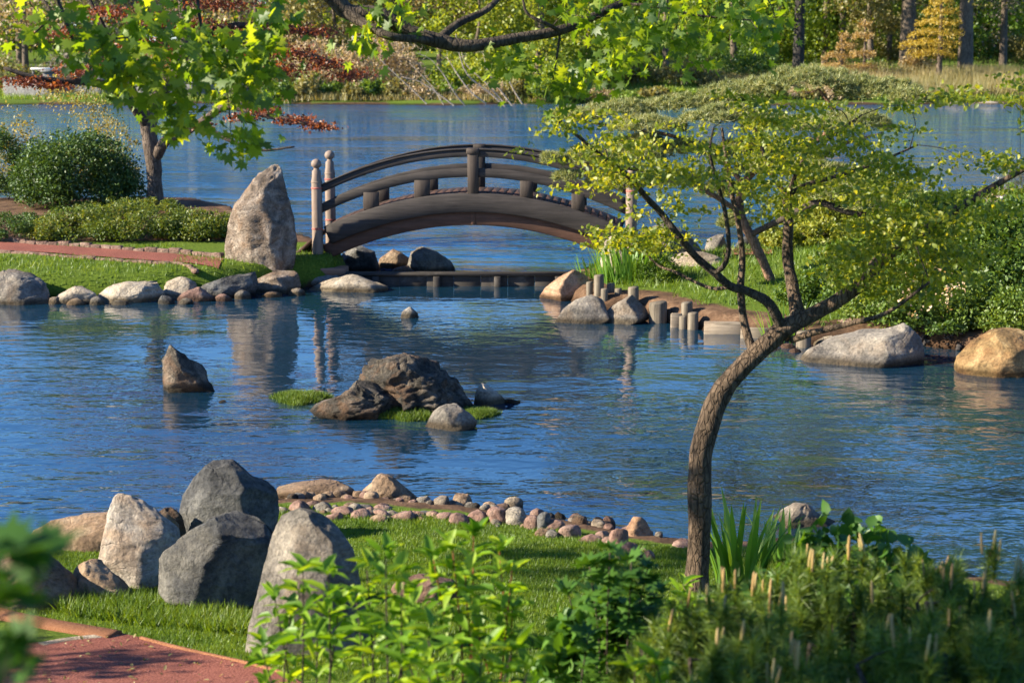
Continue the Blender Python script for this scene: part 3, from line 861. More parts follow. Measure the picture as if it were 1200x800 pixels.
for y in (0.0, BW):
    v, f = sweep(arc(z_rail, y), 0.10, 0.135, 0.014); obj('top_rail', v, f, M['wood_bridge'], bridge)
    v, f = sweep(arc(z_rail + 0.082, y), 0.15, 0.03, 0.008); obj('rail_cap', v, f, M['wood_bridge'], bridge)
    v, f = sweep(arc(z_mid, y), 0.085, 0.17, 0.014); obj('middle_rail', v, f, M['wood_bridge'], bridge)
    v, f = sweep(arc(z_beam, y - 0.02, -HALF + .2, HALF - .2, n=41), 0.14, 0.365, 0.02); obj('side_beam', v, f, M['wood_bridge'], bridge)
    v, f = sweep(arc(z_under, y + (0.09 if y == 0 else -0.09), n=41, k=1.02, x0=-HALF + .14, x1=HALF - .14), 0.14, 0.29, 0.02); obj('under_beam', v, f, M['wood_under'], bridge)
    for px in (435, 495, 617, 677):
        x = (px - 555) / PPM
        z0 = z_beam + 0.16 - CURV * x * x; z1 = z_mid - 0.06 - CURV * x * x
        v, f = block(0.30 if px < 600 else 0.25, 0.09, z1 - z0, 0.012, (x, y, z0)); obj('short_post', v, f, M['wood_strut'], bridge)
    v, f = block(0.21, 0.14, z_rail + 0.05 - z_beam - 0.1, 0.015, (0, y - 0.012, z_beam + 0.1)); cp = obj('centre_post', v, f, M['wood_strut'], bridge)
    v, f = block(0.25, 0.175, 0.12, 0.02, (0, y - 0.012, z_rail - 0.02)); obj('post_cap', v, f, M['wood_strut'], cp)
    v, f = block(0.10, 0.15, 0.28, 0.012, (0, y + (0.088 if y == 0 else -0.088), z_under - 0.14)); obj('stiffener', v, f, M['wood_under'], bridge)
# deck planks, each laid across the beams
nd = 38
for i in range(nd):
    x = -HALF + 0.2 + (2 * HALF - 0.4) * (i + 0.5) / nd
    sl = -2 * CURV * x
    w = (2 * HALF - 0.4) / nd - 0.004
    v, f = block(w, BW - 0.19, 0.05, 0.002)
    d = link('deck_plank', mesh('deck_plank', v, f, M['wood_deck']), bridge)
    d.location = (x, BW / 2, z_deck - 0.075 - CURV * x * x + rnd.uniform(-.004, .004)); d.rotation_euler = (0, -math.atan(sl), 0)
# end posts with turned heads
def newel(x, y, zb, h, lean=0.0):
    r = 0.105
    pr = [(r * 1.02, 0), (r * 1.03, 0.05), (r, h * 0.5), (r * 0.98, h * 0.80), (r * 0.84, h * 0.83), (r * 0.80, h * 0.885), (r * 0.5, h * 0.90), (r * 0.48, h * 0.915)]
    v, f = lathe(pr, 18, (0, 0, 0))
    p = link('end_post', mesh('end_post', v, f, M['wood_post'], True), bridge, None, (x, y, zb))
    hz = h * 0.915
    ball = [(r * 0.5 * 0.9, hz - 0.004), (r * 0.72, hz + 0.015), (r * 0.95, hz + 0.05), (r * 0.97, hz + 0.085), (r * 0.78, hz + 0.135), (r * 0.4, hz + 0.16), (0.012, hz + 0.172)]
    v, f = lathe(ball, 18); obj('ball_head', v, f, M['wood_post'], p, True)
    for q in (0.34, 0.72):
        v, f = lathe([(r + 0.001, 0), (r + 0.006, 0.004), (r + 0.006, 0.028), (r + 0.001, 0.032)], 18, (0, 0, h * q)); obj('red_band', v, f, M['band_red'], p, True)
    v, f = lathe([(r * .99, 0), (r + 0.004, 0.006), (r + 0.004, 0.02), (r * .99, 0.026)], 18, (0, 0, h * 0.775)); obj('neck_ring', v, f, M['wood_post'], p, True)
    return p
PZB = zrow(312)
newel(-HALF, -0.03, PZB, 2.06); newel(-HALF, BW + 0.03, PZB, 2.14)
newel(HALF, -0.03, PZB - 0.05, 2.10); newel(HALF, BW + 0.03, PZB - 0.05, 2.10)
# approach boards that slope down behind the end posts
for sx in (-1, 1):
    a = (sx * (HALF - 0.02), BW / 2, z_deck - 0.1 - CURV * HALF ** 2); b = (sx * (HALF + 0.62), BW / 2, PZB + 0.05)
    v, f = sweep([a, ((a[0] + b[0]) / 2, BW / 2, (a[2] + b[2]) / 2), b], BW - 0.25, 0.07, 0.01); obj('approach_board', v, f, M['wood_deck'], bridge)
# sill the posts stand on
sp = PY(374, 318, BY0 - 0.2)
v, f = block(1.06, 0.5, 0.15, 0.02, (0, 0, 0))
tag(obj('sill_timber', v, f, M['wood_sill'], None, False, (sp.x + 0.0, BY0 - 0.02, PZB - 0.16)), 'reddish brown timber sill under the left bridge posts', 'timber')
v, f = block(1.06, 0.5, 0.15, 0.02, (0, 0, 0))
tag(obj('sill_timber', v, f, M['wood_sill'], None, False, (br.x + 0.25, BY0 - 0.4, PZB - 0.21)), 'timber sill half hidden by irises under the right bridge post', 'timber')

# ------------------------------------------------------------------ the low weir under the bridge
wx0, wx1 = XP(405, YW), XP(690, YW)
weir = empty('timber_weir', ((wx0 + wx1) / 2, YW, 0))
tag(weir, 'low black timber weir dividing pond from lagoon under the bridge', 'weir')
WL = wx1 - wx0
v, f = block(WL, 0.16, 0.07, 0.012, (0, 0, 0.205)); obj('cap_beam', v, f, M['wood_weir'], weir)
for i in range(9):
    w = WL / 9
    v, f = block(w - 0.004, 0.06, 0.45, 0.008, (-WL / 2 + w * (i + .5), rnd.uniform(-.006, .006), -0.25 + rnd.uniform(-.008, 0))); obj('plank', v, f, M['wood_weir'], weir)
for i in range(4):
    v, f = block(0.13, 0.1, 0.62, 0.01, (-WL / 2 + WL * (i + .5) / 4, -0.086, -0.42)); obj('stake', v, f, M['wood_weir'], weir)

# ------------------------------------------------------------------ log stakes and boards along the right bank
G_ST = 'log stakes edging the bank beside the irises'
def stake(x0, x1, yt, yb, Y, label, group=None, mat='wood_log'):
    a = PY((x0 + x1) / 2, yt, Y); b = PY((x0 + x1) / 2, yb, Y)
    r = (x1 - x0) / 2 / scale_at(Y); h = a.z - b.z + 0.35
    v, f = lathe([(r * 1.03, 0), (r, h * 0.4), (r * 0.97, h - 0.02), (r * 0.9, h)], 14)
    v = v + np.array([[rnd.uniform(-.006, .006), rnd.uniform(-.006, .006), 0] for _ in v])
    v[:, 2] += np.where(v[:, 2] > h - 0.03, v[:, 0] * 0.12, 0)
    o = obj('log_stake', v, f, M[mat], None, True, (a.x, Y, b.z - 0.35))
    tag(o, label, 'log stake', group)
stake(687, 695, 330, 349, 31.3, 'thin short log stake beside the orange boulder', G_ST)
stake(696, 708, 322, 352, 31.1, 'tallest log stake standing behind the two grey boulders', G_ST)
stake(704, 713, 338, 352, 30.9, 'low sawn log stake in front of the tallest stake', G_ST)
stake(711, 721, 332, 350, 31.2, 'short pale log stake under the iris clump', G_ST)
stake(720, 729, 338, 350, 31.0, 'lowest log stake between irises and grey boulder', G_ST)
stake(736, 749, 336, 356, 30.6, 'pale log stake peeping over the grey boulder', G_ST)
stake(760, 782, 354, 386, 29.55, 'thick pale log stake at the water beside the grey boulder', G_ST)
stake(781, 788, 362, 385, 29.6, 'dark thin stake between the thick log and the pale board', G_ST, 'wood_weir')
stake(798, 812, 354, 374, 29.2, 'log stake rising behind the pair at the pale board', G_ST)
stake(796, 805, 370, 391, 28.85, 'narrow log stake in the water before the pale board', G_ST)
stake(806, 819, 366, 394, 28.8, 'round log stake at the end of the pale board', G_ST)
stake(819, 825, 370, 393, 29.0, 'dark stake in shadow beside the long board', G_ST, 'wood_weir')
stake(933, 951, 388, 416, 27.1, 'stubby log stake left of the great grey boulder', G_ST)
def board(x0, x1, yt, yb, Y, label, rz=0.0, mat='wood_plank'):
    a = PY((x0 + x1) / 2, yt, Y); b = PY((x0 + x1) / 2, yb, Y)
    v, f = block((x1 - x0) / scale_at(Y), 0.09, a.z - b.z + 0.2, 0.012, (0, 0, 0), 0.006)
    o = obj('edging_board', v, f, M[mat], None, False, (a.x, Y, b.z - 0.2)); o.rotation_euler = (0, 0, rz)
    tag(o, label, 'board')
board(786, 799, 367, 389, 29.0, 'short upright pale board between log stakes at the bank')
board(825, 868, 377, 401, 28.35, 'long weathered board holding the bank at the water', R(-4))
board(868, 906, 384, 404, 27.95, 'weathered board behind the slender grey stem', R(-6))

# ------------------------------------------------------------------ boulders
# left bank, from the frame edge to the bridge
rock([(-30, 358), (-22, 325), (5, 316), (38, 317), (55, 331), (67, 357)], M['rock_grey'], 'dark domed boulder at the pond edge below the lawn, leftmost on the bank', base_z=0, ridge=-.2)
rock([(62, 357), (68, 340), (88, 335), (112, 337), (119, 356)], M['rock_pale'], 'low tan rock in the bank wall between dark boulder and pale block', base_z=0)
rock([(106, 357), (117, 342), (128, 334), (150, 330), (186, 330), (192, 342), (191, 356)], M['rock_pale'], 'pale cream block with a shaded right face in the lawn bank', base_z=0, ridge=0.0, round_=.12)
rock([(188, 350), (194, 329), (214, 324), (229, 326), (233, 340), (228, 351)], M['rock_pale'], 'pale angular rock set behind the small pinkish rock', Y=32.3, ridge=.3)
rock([(203, 355), (214, 342), (234, 336), (252, 348), (256, 354)], M['rock_pink'], 'small sloping pinkish rock at the waterline of the lawn', base_z=0)
rock([(228, 351), (240, 327), (268, 319), (298, 319), (302, 335), (296, 349)], M['rock_blue'], 'dark slaty ledge leaning against the standing stone', base_z=0, ridge=-.6, Y=32.2)
rock([(292, 346), (296, 322), (325, 317), (347, 319), (353, 332), (350, 346)], M['rock_stand'], 'squat brown rock under the foot of the standing stone', Y=32.9, ridge=0)
rock([(263, 322), (262, 290), (267, 262), (274, 236), (298, 212), (318, 195), (325, 193), (331, 206), (335, 226), (343, 252), (347, 280), (345, 303), (338, 323)], M['rock_stand'],
     'tall pointed standing stone left of the bridge', Y=33.5, ridge=-.72, depth=.5, round_=.15, name='standing_stone', rough=1.0, facets=.5)
rock([(345, 343), (346, 321), (395, 318), (424, 324), (430, 340)], M['rock_grey'], 'dark slab under the sill of the bridge posts', Y=33.75, ridge=.2)
rock([(349, 346), (365, 336), (385, 326), (408, 322), (440, 326), (457, 335), (453, 344)], M['rock_pale'], 'flat sunlit cream rock in the water before the bridge posts', base_z=0, Y=32.9, ridge=-.1)
for k, (x, y, w, h, mt) in enumerate([(64, 357, 16, 10, 'rock_grey'), (90, 358, 24, 9, 'rock_tan'), (114, 358, 18, 12, 'rock_grey'), (140, 358, 22, 7, 'rock_grey'), (195, 357, 20, 12, 'rock_blue'), (218, 357, 18, 8, 'rock_grey'), (262, 354, 22, 10, 'rock_pink'), (284, 351, 20, 12, 'rock_grey'), (318, 349, 26, 9, 'rock_tan'), (348, 347, 20, 10, 'rock_grey'), (238, 341, 24, 14, 'rock_pale'), (282, 336, 26, 12, 'rock_tan')]):
    rock(hump(x - w / 2, x + w / 2, y - h, y, squar=.7), M[mt], 'small filler stone wedged at the waterline of the lawn bank', base_z=0.0, round_=.2, seg=18, name='filler_stone', cat='stone', group='filler stones in the lawn bank', seed=k + 900)
# behind the weir
rock([(392, 322), (398, 300), (415, 288), (438, 292), (446, 320)], M['rock_blue'], 'blue grey rock beneath the left end of the bridge', Y=36.1, ridge=-.3)
rock([(440, 320), (446, 300), (462, 292), (480, 298), (486, 320)], M['rock_tan'], 'brown rock between the blue grey and pointed rocks under the arch', Y=36.6)
rock([(474, 321), (482, 294), (494, 289), (512, 294), (528, 306), (536, 320)], M['rock_grey'], 'dark pointed rock behind the weir under the arch', Y=36.0, ridge=.5)
rock([(455, 322), (462, 313), (478, 311), (488, 321)], M['rock_pink'], 'small low brown rock just behind the weir', Y=35.6)
# in the pond
rock([(190, 461), (190, 420), (199, 404), (209, 410), (223, 421), (241, 430), (243, 441), (256, 456), (250, 462)], M['rock_brown'], 'lone dark pointed rock standing in the pond', base_z=0, ridge=-.55, round_=.1)
rock([(469, 373), (472, 362), (480, 359), (489, 364), (491, 373)], M['rock_grey'], 'tiny pale topped rock alone in the pond before the weir', base_z=0)
rock([(415, 484), (424, 440), (432, 419), (456, 416), (478, 414), (505, 421), (526, 437), (541, 454), (553, 470), (546, 484)], M['rock_brown'], 'largest craggy dark rock of the pond islet', base_z=0, ridge=-.35, rough=1.9, round_=.05, Y=21.9, facets=1.6)
rock([(361, 481), (378, 467), (400, 456), (418, 446), (444, 447), (460, 462), (456, 484), (405, 489)], M['rock_brown'], 'pinkish ridged rock on the left flank of the islet', base_z=0, rough=1.6, ridge=-.2, round_=.08, Y=21.55, facets=1.4)
rock([(555, 476), (558, 457), (565, 449), (577, 455), (590, 463), (598, 475)], M['rock_pale'], 'small white topped rock just right of the islet', base_z=0, rough=.8, ridge=-.3, round_=.1, depth=.6)
rock([(588, 474), (594, 467), (604, 467), (613, 473)], M['rock_brown'], 'low dark rock trailing off right of the white topped rock', base_z=0, rough=.8, depth=.7)
rock([(497, 501), (505, 482), (515, 474), (536, 473), (549, 482), (561, 496), (551, 504), (520, 506)], M['rock_grey'], 'round grey rock at the front of the islet', base_z=0)
rock([(433, 492), (434, 482), (441, 480), (445, 491)], M['rock_orange'], 'tiny rust coloured stone at the mossy edge of the islet', base_z=0)
rock([(255, 472), (258, 469), (264, 469), (268, 472)], M['rock_brown'], 'stone tip just breaking the water beside the lone rock', base_z=0)
# right bank
rock([(631, 353), (640, 335), (654, 322), (672, 316), (688, 321), (694, 344), (684, 354)], M['rock_orange'], 'smooth orange boulder at the right end of the weir', base_z=0, round_=.4, rough=.6)
rock([(648, 380), (659, 362), (675, 350), (694, 346), (708, 352), (714, 371), (702, 381)], M['rock_grey'], 'speckled grey boulder, left of the pair before the log stakes', base_z=0, round_=.4, rough=.6)
rock([(694, 381), (714, 360), (724, 350), (741, 345), (757, 360), (763, 374), (745, 380)], M['rock_grey'], 'grey boulder with a dark right face, beside the thick log stake', base_z=0, round_=.25, ridge=.2, rough=.6)
rock([(702, 332), (706, 288), (716, 277), (731, 282), (739, 300), (740, 330)], M['rock_pale'], 'pale upright rock hidden behind the iris blades', Y=33.2)
rock([(733, 304), (746, 272), (774, 261), (802, 268), (818, 284), (830, 302)], M['rock_grey'], 'broad grey boulder behind the irises at the right bridge end', Y=34.6, ridge=-.1)
rock([(780, 318), (783, 299), (809, 293), (846, 295), (850, 311), (822, 320)], M['rock_pale'], 'pale flat topped step stone beside the far red path', Y=33.6, ridge=.05, round_=.12)
rock([(826, 294), (829, 276), (848, 274), (853, 293)], M['rock_grey'], 'squared dark stone near the water behind the step stone', Y=37.2, round_=.1)
rock([(858, 295), (866, 278), (880, 274), (892, 280), (897, 294)], M['rock_blue'], 'bluish stone at the back of the right bank', Y=37.6)
rock([(935, 432), (948, 413), (974, 397), (1010, 388), (1036, 391), (1046, 384), (1061, 378), (1076, 391), (1080, 416), (1073, 433)], M['rock_grey'], 'great grey boulder lying at the shaded right bank', base_z=0, ridge=-.3, round_=.3, rough=.8)
rock([(969, 393), (972, 378), (990, 373), (1012, 370), (1016, 388)], M['rock_pink'], 'pink squared block perched behind the great grey boulder', Y=27.6, round_=.08)
rock([(950, 402), (957, 395), (975, 393), (980, 402)], M['rock_pale'], 'small pale stone wedged beside the stubby log stake', Y=27.2)
rock([(1121, 444), (1124, 413), (1139, 398), (1165, 388), (1200, 386), (1225, 400), (1230, 444)], M['rock_ochre'], 'ochre rounded boulder glowing at the right edge of the pond', base_z=0, ridge=-.2, round_=.35)
for k, (x, y, w, h) in enumerate([(893, 408, 22, 10), (910, 406, 20, 11), (924, 409, 18, 9), (903, 411, 15, 7), (932, 414, 16, 8)]):
    rock(hump(x - w / 2, x + w / 2, y - h * .8, y, squar=.8), M['rock_pink'], 'reddish fist sized stone between stubby stake and tree trunk', base_z=0.0, depth=1.1, round_=.6, seg=14, name='cobble', cat='stone', group='reddish stones at the right bank', seed=k + 50)

# near shore, from the frame edge to the tree
rock([(28, 672), (36, 620), (60, 609), (125, 602), (160, 598), (205, 596), (214, 664)], M['rock_tan'], 'long tan ledge lying behind the white rock', base_z=0.1, Y=15.0, ridge=-.2, depth=.3, round_=.15)
rock([(-40, 718), (-34, 655), (20, 645), (66, 654), (90, 684), (97, 716)], M['rock_tan'], 'rounded brown boulder behind the blurred dark leaves', ridge=.1, round_=.35, depth=.7)
rock([(76, 706), (88, 664), (104, 655), (124, 660), (152, 682), (160, 705)], M['rock_tan'], 'low dusky boulder between brown boulder and white rock', ridge=-.4, depth=.7)
rock([(119, 697), (116, 655), (124, 620), (132, 583), (144, 579), (166, 588), (192, 602), (209, 623), (213, 660), (206, 697)], M['rock_white'], 'bright white craggy rock among the near boulders', ridge=.25, round_=.05, depth=.5, rough=.9, Y=13.75)
rock([(180, 650), (186, 600), (200, 594), (214, 604), (222, 650)], M['rock_brown'], 'small brown rock in the gap behind the white rock', Y=15.2)
rock([(214, 660), (211, 600), (214, 578), (226, 557), (246, 541), (262, 538), (281, 548), (301, 562), (323, 570), (326, 605), (318, 660)], M['rock_blue'], 'peaked blue grey boulder, highest of the near group', Y=15.3, ridge=-.75, round_=.12, depth=.6, rough=.5)
rock([(184, 697), (186, 656), (196, 640), (220, 618), (240, 604), (266, 600), (310, 606), (321, 628), (312, 690), (290, 718), (236, 718)], M['rock_blue'], 'broad dark boulder with a pale left face, below the peaked one', Y=12.95, ridge=-.25, round_=.04, depth=.55, rough=.42)
rock([(286, 772), (290, 735), (304, 682), (317, 632), (329, 607), (350, 596), (372, 597), (396, 615), (416, 640), (428, 700), (446, 772)], M['rock_grey'], 'large sloping grey boulder standing behind the leafy green stems', ridge=.0, round_=.12, depth=.6, rough=.5)
rock([(316, 590), (324, 570), (350, 564), (396, 563), (414, 569), (421, 581), (402, 590)], M['rock_tan'], 'long low brown rock at the shore behind the large sloping boulder', base_z=0, ridge=.3, depth=.5)
rock([(411, 596), (425, 575), (440, 560), (452, 555), (471, 567), (490, 583), (498, 593), (482, 599)], M['rock_tan'], 'brown pyramid shaped rock at the near waterline', base_z=0, ridge=.0, round_=.25)
rock([(530, 601), (531, 586), (536, 578), (548, 578), (553, 586), (552, 601)], M['rock_tan'], 'upright thumb shaped brown stone on the near shore', base_z=0.03, round_=.45)
rock([(733, 643), (734, 620), (744, 606), (756, 609), (764, 625), (764, 645)], M['rock_orange'], 'upright pink egg shaped stone at the shore beside the trunk', base_z=0.08, round_=.5)
rock([(456, 697), (461, 677), (490, 670), (531, 671), (540, 682), (538, 706), (500, 709)], M['rock_pink'], 'flat pink slab lying in the grass behind the leafy stems', ridge=.0, round_=.1, depth=.6)
rock([(905, 618), (915, 601), (932, 590), (946, 589), (960, 602), (985, 612), (992, 622)], M['rock_grey'], 'grey rock in the water beyond the iris clump', base_z=0)
rock([(788, 660), (787, 642), (797, 632), (812, 634), (818, 645), (815, 660)], M['rock_pink'], 'reddish rock hard against the left of the trunk', base_z=0.1, round_=.4)
rock([(770, 662), (776, 652), (792, 651), (803, 660)], M['rock_grey'], 'flat grey stone at the foot of the trunk', base_z=0.15)
G_CB = 'cobbles lining the near shore'
cob = [(600, 599, 24, 18, 'rock_pale', 'pale round cobble on top of the shore row'), (637, 619, 17, 20, 'rock_blue', 'slate dark upright cobble in the shore row'),
       (582, 612, 26, 19, 'rock_pink', None), (606, 614, 26, 19, 'rock_grey', 'grey round cobble below the pale one'), (560, 611, 25, 15, 'rock_pink', None), (539, 613, 24, 13, 'rock_pink', None), (521, 608, 30, 9, 'rock_pink', None),
       (586, 601, 20, 12, 'rock_pink', None), (624, 618, 20, 16, 'rock_pink', None), (650, 620, 26, 13, 'rock_pink', None), (675, 614, 22, 13, 'rock_pink', 'rosy cobble at the water edge'),
       (668, 628, 28, 15, 'rock_pink', None), (692, 623, 24, 12, 'rock_grey', None), (708, 620, 20, 11, 'rock_pink', None), (714, 616, 16, 12, 'rock_pink', None), (636, 627, 22, 9, 'rock_tan', None),
       (690, 634, 30, 9, 'rock_pink', None), (716, 637, 22, 9, 'rock_pink', None), (724, 640, 24, 22, 'rock_pink', 'brown pink cobble leaning on the egg shaped stone'), (735, 654, 24, 20, 'rock_pink', None),
       (657, 607, 14, 8, 'rock_brown', None), (700, 612, 14, 7, 'rock_grey', None), (748, 652, 18, 10, 'rock_grey', None), (760, 654, 16, 10, 'rock_pink', None), (352, 599, 26, 14, 'rock_pink', None), (376, 598, 24, 11, 'rock_grey', None),
       (400, 602, 28, 10, 'rock_pink', None), (424, 606, 26, 10, 'rock_pink', 'flat cobble under the pyramid rock'), (390, 609, 26, 10, 'rock_pink', None), (450, 604, 26, 9, 'rock_pink', None), (472, 608, 34, 11, 'rock_pink', None), (443, 610, 22, 7, 'rock_tan', None),
       (498, 604, 20, 6, 'rock_blue', None), (365, 610, 24, 9, 'rock_tan', None), (415, 597, 22, 8, 'rock_grey', None), (646, 629, 16, 8, 'rock_grey', None), (680, 622, 16, 10, 'rock_grey', None), (704, 630, 18, 9, 'rock_pink', None)]
LM_C = [(330, 'large sloping boulder'), (455, 'pyramid shaped rock'), (541, 'thumb shaped stone'), (600, 'pale round cobble'), (640, 'slate dark cobble'), (690, 'rosy cobble')]
ORD = ['first', 'second', 'third', 'fourth', 'fifth', 'sixth', 'seventh', 'eighth', 'ninth', 'tenth', 'eleventh', 'twelfth']
HUE = {'rock_pink': 'reddish', 'rock_grey': 'grey', 'rock_tan': 'tan', 'rock_brown': 'dark', 'rock_blue': 'slate', 'rock_pale': 'pale'}
cnt_c = {}
for k, (x, y, w, h, mt, lb) in enumerate(sorted(cob, key=lambda q: q[0])):
    lm = [n for px, n in LM_C if px <= x][-1]; cnt_c[lm] = cnt_c.get(lm, -1) + 1
    rock(hump(x - w / 2, x + w / 2, y - h, y + 2, skew=rnd.uniform(-3, 3)), M[mt], lb or '%s shore cobble, %s to the right of the %s' % (HUE[mt], ORD[cnt_c[lm]], lm), round_=.6, seg=18, rough=.7,
         name='cobble', cat='stone', group=G_CB, seed=k + 100, depth=rnd.uniform(.7, 1.0))
for k in range(26):                                           # flat stones under the brown rocks
    px = 322 + k * 7.2 + rnd.uniform(-4, 4); py = np.interp(px, [320, 420, 505], [593, 596, 603]) + rnd.uniform(-3, 8); w = rnd.uniform(15, 28)
    mt = rnd.choice(['rock_pink', 'rock_tan', 'rock_grey', 'rock_pink'])
    rock(hump(px - w / 2, px + w / 2, py - w * .38, py), M[mt], 'flat worn stone under the long low brown rock at the shore', round_=.4, seg=16, rough=.7, name='flat_stone', cat='stone', group='flat stones at the near shore', seed=k + 1300)
for k in range(46):                                           # smaller ones in between
    t = rnd.random(); px = 340 + 430 * t
    py = np.interp(px, [340, 420, 500, 600, 680, 740, 775], [597, 600, 607, 613, 624, 642, 656]) + rnd.uniform(-5, 6)
    w = rnd.uniform(7, 13)
    rock(hump(px - w / 2, px + w / 2, py - w * .6, py), M[rnd.choice(['rock_pink', 'rock_grey', 'rock_tan'])], 'small pebble wedged among the near shore cobbles', round_=.6, seg=12, rough=.6,
         name='pebble', cat='stone', group='pebbles among the near shore cobbles', seed=k + 300)

def PX(x, y, z):                                      # place -> pixel of the photograph
    e = math.atan2(z - CAM_H, y) + PITCH
    return 600 + x * FPX / (y * CT + (CAM_H - z) * ST), 400 - FPX * math.tan(e)
shore_px = [15, 120, 210, 320, 420, 505, 600, 680, 740, 790]; shore_Y = [15.9, 16.3, 17.0, 17.5, 17.65, 17.35, 17.05, 16.6, 16.2, 15.9]
for k in range(110):                                          # pebbles between the cobbles and the water
    px = 300 + 490 * (k + rnd.random()) / 110
    Y_ = np.interp(px, shore_px, shore_Y) - rnd.uniform(-.08, .42)
    z_ = max(0.0, gz(XP(px, Y_), Y_)); px, py = PX(XP(px, Y_), Y_, z_)
    w = rnd.uniform(9, 19)
    rock(hump(px - w / 2, px + w / 2, py - w * rnd.uniform(.35, .6), py), M[rnd.choice(['rock_pink', 'rock_grey', 'rock_tan', 'rock_brown'])], 'small pebble between the near shore cobbles and the water', Y=Y_, round_=.6, seg=12, rough=.6,
         name='pebble', cat='stone', group='pebbles at the near waterline', seed=k + 1500, bury=.06)
# ------------------------------------------------------------------ paths with their edging stones
def on_plan(px, py):
    z = 0.4
    for _ in range(8):
        p = PZ(px, py, z); z = gz(p.x, p.y)
    return (p.x, p.y)
far_path = strip('garden_path', [on_plan(*q) for q in [(-40, 292), (15, 294), (60, 297), (110, 301), (170, 305.5), (222, 309), (256, 312), (262, 304), (220, 300), (160, 295), (90, 290), (15, 285), (-40, 283)]], 0.02, M['path'])
tag(far_path, kind='structure')
def edging(path, line, n, size, jit=0.02, gap=0.01):
    pts = np.array([on_plan(*q) for q in line]); c = crom(np.c_[pts, np.zeros(len(pts))], 20)
    s = np.r_[0, np.cumsum(np.linalg.norm(np.diff(c, axis=0), axis=1))]
    L_ = s[-1] / n
    meshes = []
    for k in range(3):
        v, f = block(1.0, 1.0, 1.0, 0.05, (0, 0, 0), 0.04); meshes.append(mesh('edging_stone', v, f, M['edging']))
    for i in range(n):
        u = (i + .5) * L_; x = np.interp(u, s, c[:, 0]); y = np.interp(u, s, c[:, 1])
        x2 = np.interp(u + .05, s, c[:, 0]); y2 = np.interp(u + .05, s, c[:, 1])
        o = link('edging_stone', meshes[i % 3], path)
        o.location = (x, y, gz(x, y) - 0.05)
        o.rotation_euler = (rnd.uniform(-.06, .06), rnd.uniform(-.06, .06), math.atan2(y2 - y, x2 - x) + rnd.uniform(-.05, .05))
        o.scale = (L_ * rnd.uniform(.93, 1.02) - gap, size[0] * rnd.uniform(.8, 1.15), 0.05 + size[1] * rnd.uniform(.75, 1.2))
edging(far_path, [(-40, 281), (15, 283), (40, 286), (90, 289), (150, 293), (220, 297), (262, 302)], 24, (0.12, 0.08))
edging(far_path, [(-40, 294), (15, 296), (60, 299), (110, 303), (170, 308), (222, 311.5), (256, 314)], 24, (0.10, 0.04))
right_path = strip('garden_path', [on_plan(*q) for q in [(846, 300), (880, 300), (905, 299), (905, 293), (880, 293), (848, 292)]], 0.03, M['path'], 0.3)
tag(right_path, kind='structure')
near_path = strip('garden_path', [on_plan(*q) for q in [(-60, 760), (50, 754), (100, 748), (140, 743), (180, 752), (225, 765), (300, 783), (345, 796), (400, 830), (-60, 880)]], 0.015, M['path'], 0.15)
tag(near_path, kind='structure')
e0 = [on_plan(*q) for q in [(-20, 716), (15, 725), (60, 734), (100, 741), (135, 747)]]
c = crom(np.array([(x, y, gz(x, y) + 0.0) for x, y in e0]), 6)
v, f = sweep(c, 0.16, 0.07, 0.012); obj('clay_kerb', v, f, M['clay'], near_path)
e1 = [on_plan(*q) for q in [(48, 757), (75, 752), (105, 748.5), (138, 746)]]
c = crom(np.array([(x, y, gz(x, y) - 0.015) for x, y in e1]), 6)
v, f = sweep(c, 0.10, 0.07, 0.015); obj('stone_kerb', v, f, M['rock_pale'], near_path)
e2 = [on_plan(*q) for q in [(165, 750), (220, 764), (300, 782), (340, 794)]]
c = crom(np.array([(x, y, gz(x, y)) for x, y in e2]), 6)
v, f = sweep(c, 0.03, 0.06, 0.006); obj('timber_edge', v, f, M['clay'], near_path)

# ------------------------------------------------------------------ the leaning tree on the near shore
def tube_obj(name, lines, mat, parent, sides=6, wob=0.0, stuff=False):
    v, f = tube_arrays(lines, sides, wob)
    o = obj(name, v, f, mat, parent, True)
    if stuff: o['kind'] = 'stuff'
    return o
def zone_points(n, px0, px1, py0, py1, y0, y1, g=rng):
    return np.array([PY(g.uniform(px0, px1), g.uniform(py0, py1), g.uniform(y0, y1)) for _ in range(n)])
def poly_zone(n, poly, y0, y1, g=rng):
    """points seen inside a pixel polygon at distances y0..y1"""
    poly = np.array(poly, float); lo, hi = poly.min(0), poly.max(0); out = []
    while len(out) < n:
        q = g.uniform(lo, hi, (n, 2))
        d = sdist(poly, q[:, 0], q[:, 1])
        out += [PY(a, b, g.uniform(y0, y1)) for a, b in q[d > 0]]
    return np.array(out[:n])

nt_root = empty('leaning_tree', PZ(815, 697, 0.3))
tag(nt_root, 'slender leaning tree with spreading yellow green leaves on the near shore', 'tree')
nt_inv = Vector(nt_root.location)
def under(root, o):
    """keep world place while parenting to an unrotated empty"""
    o.parent = root; o.location = Vector(o.location) - Vector(root.location); return o
TD = 13.7
trunk = px_line([(812, 722, TD, 25), (814, 704, TD, 18), (816, 688, TD, 15), (818, 650, TD, 13.8), (820, 600, TD, 13.2), (821, 540, TD, 12.8), (829, 502, TD, 12.4), (842, 466, TD, 11.8), (860, 440, TD, 11.2), (880, 420, TD, 11), (900, 402, TD, 11),
                 (920, 384, TD, 10.5), (950, 369, TD, 9), (982, 352, TD - .05, 8.2), (1015, 328, TD - .1, 7.6), (1028, 309, TD - .1, 7.2), (1050, 292, TD - .2, 6.6), (1075, 276, TD - .2, 5.8), (1120, 246, TD - .3, 4.8), (1160, 221, TD - .3, 3.6), (1215, 190, TD - .4, 2.5)], 6)
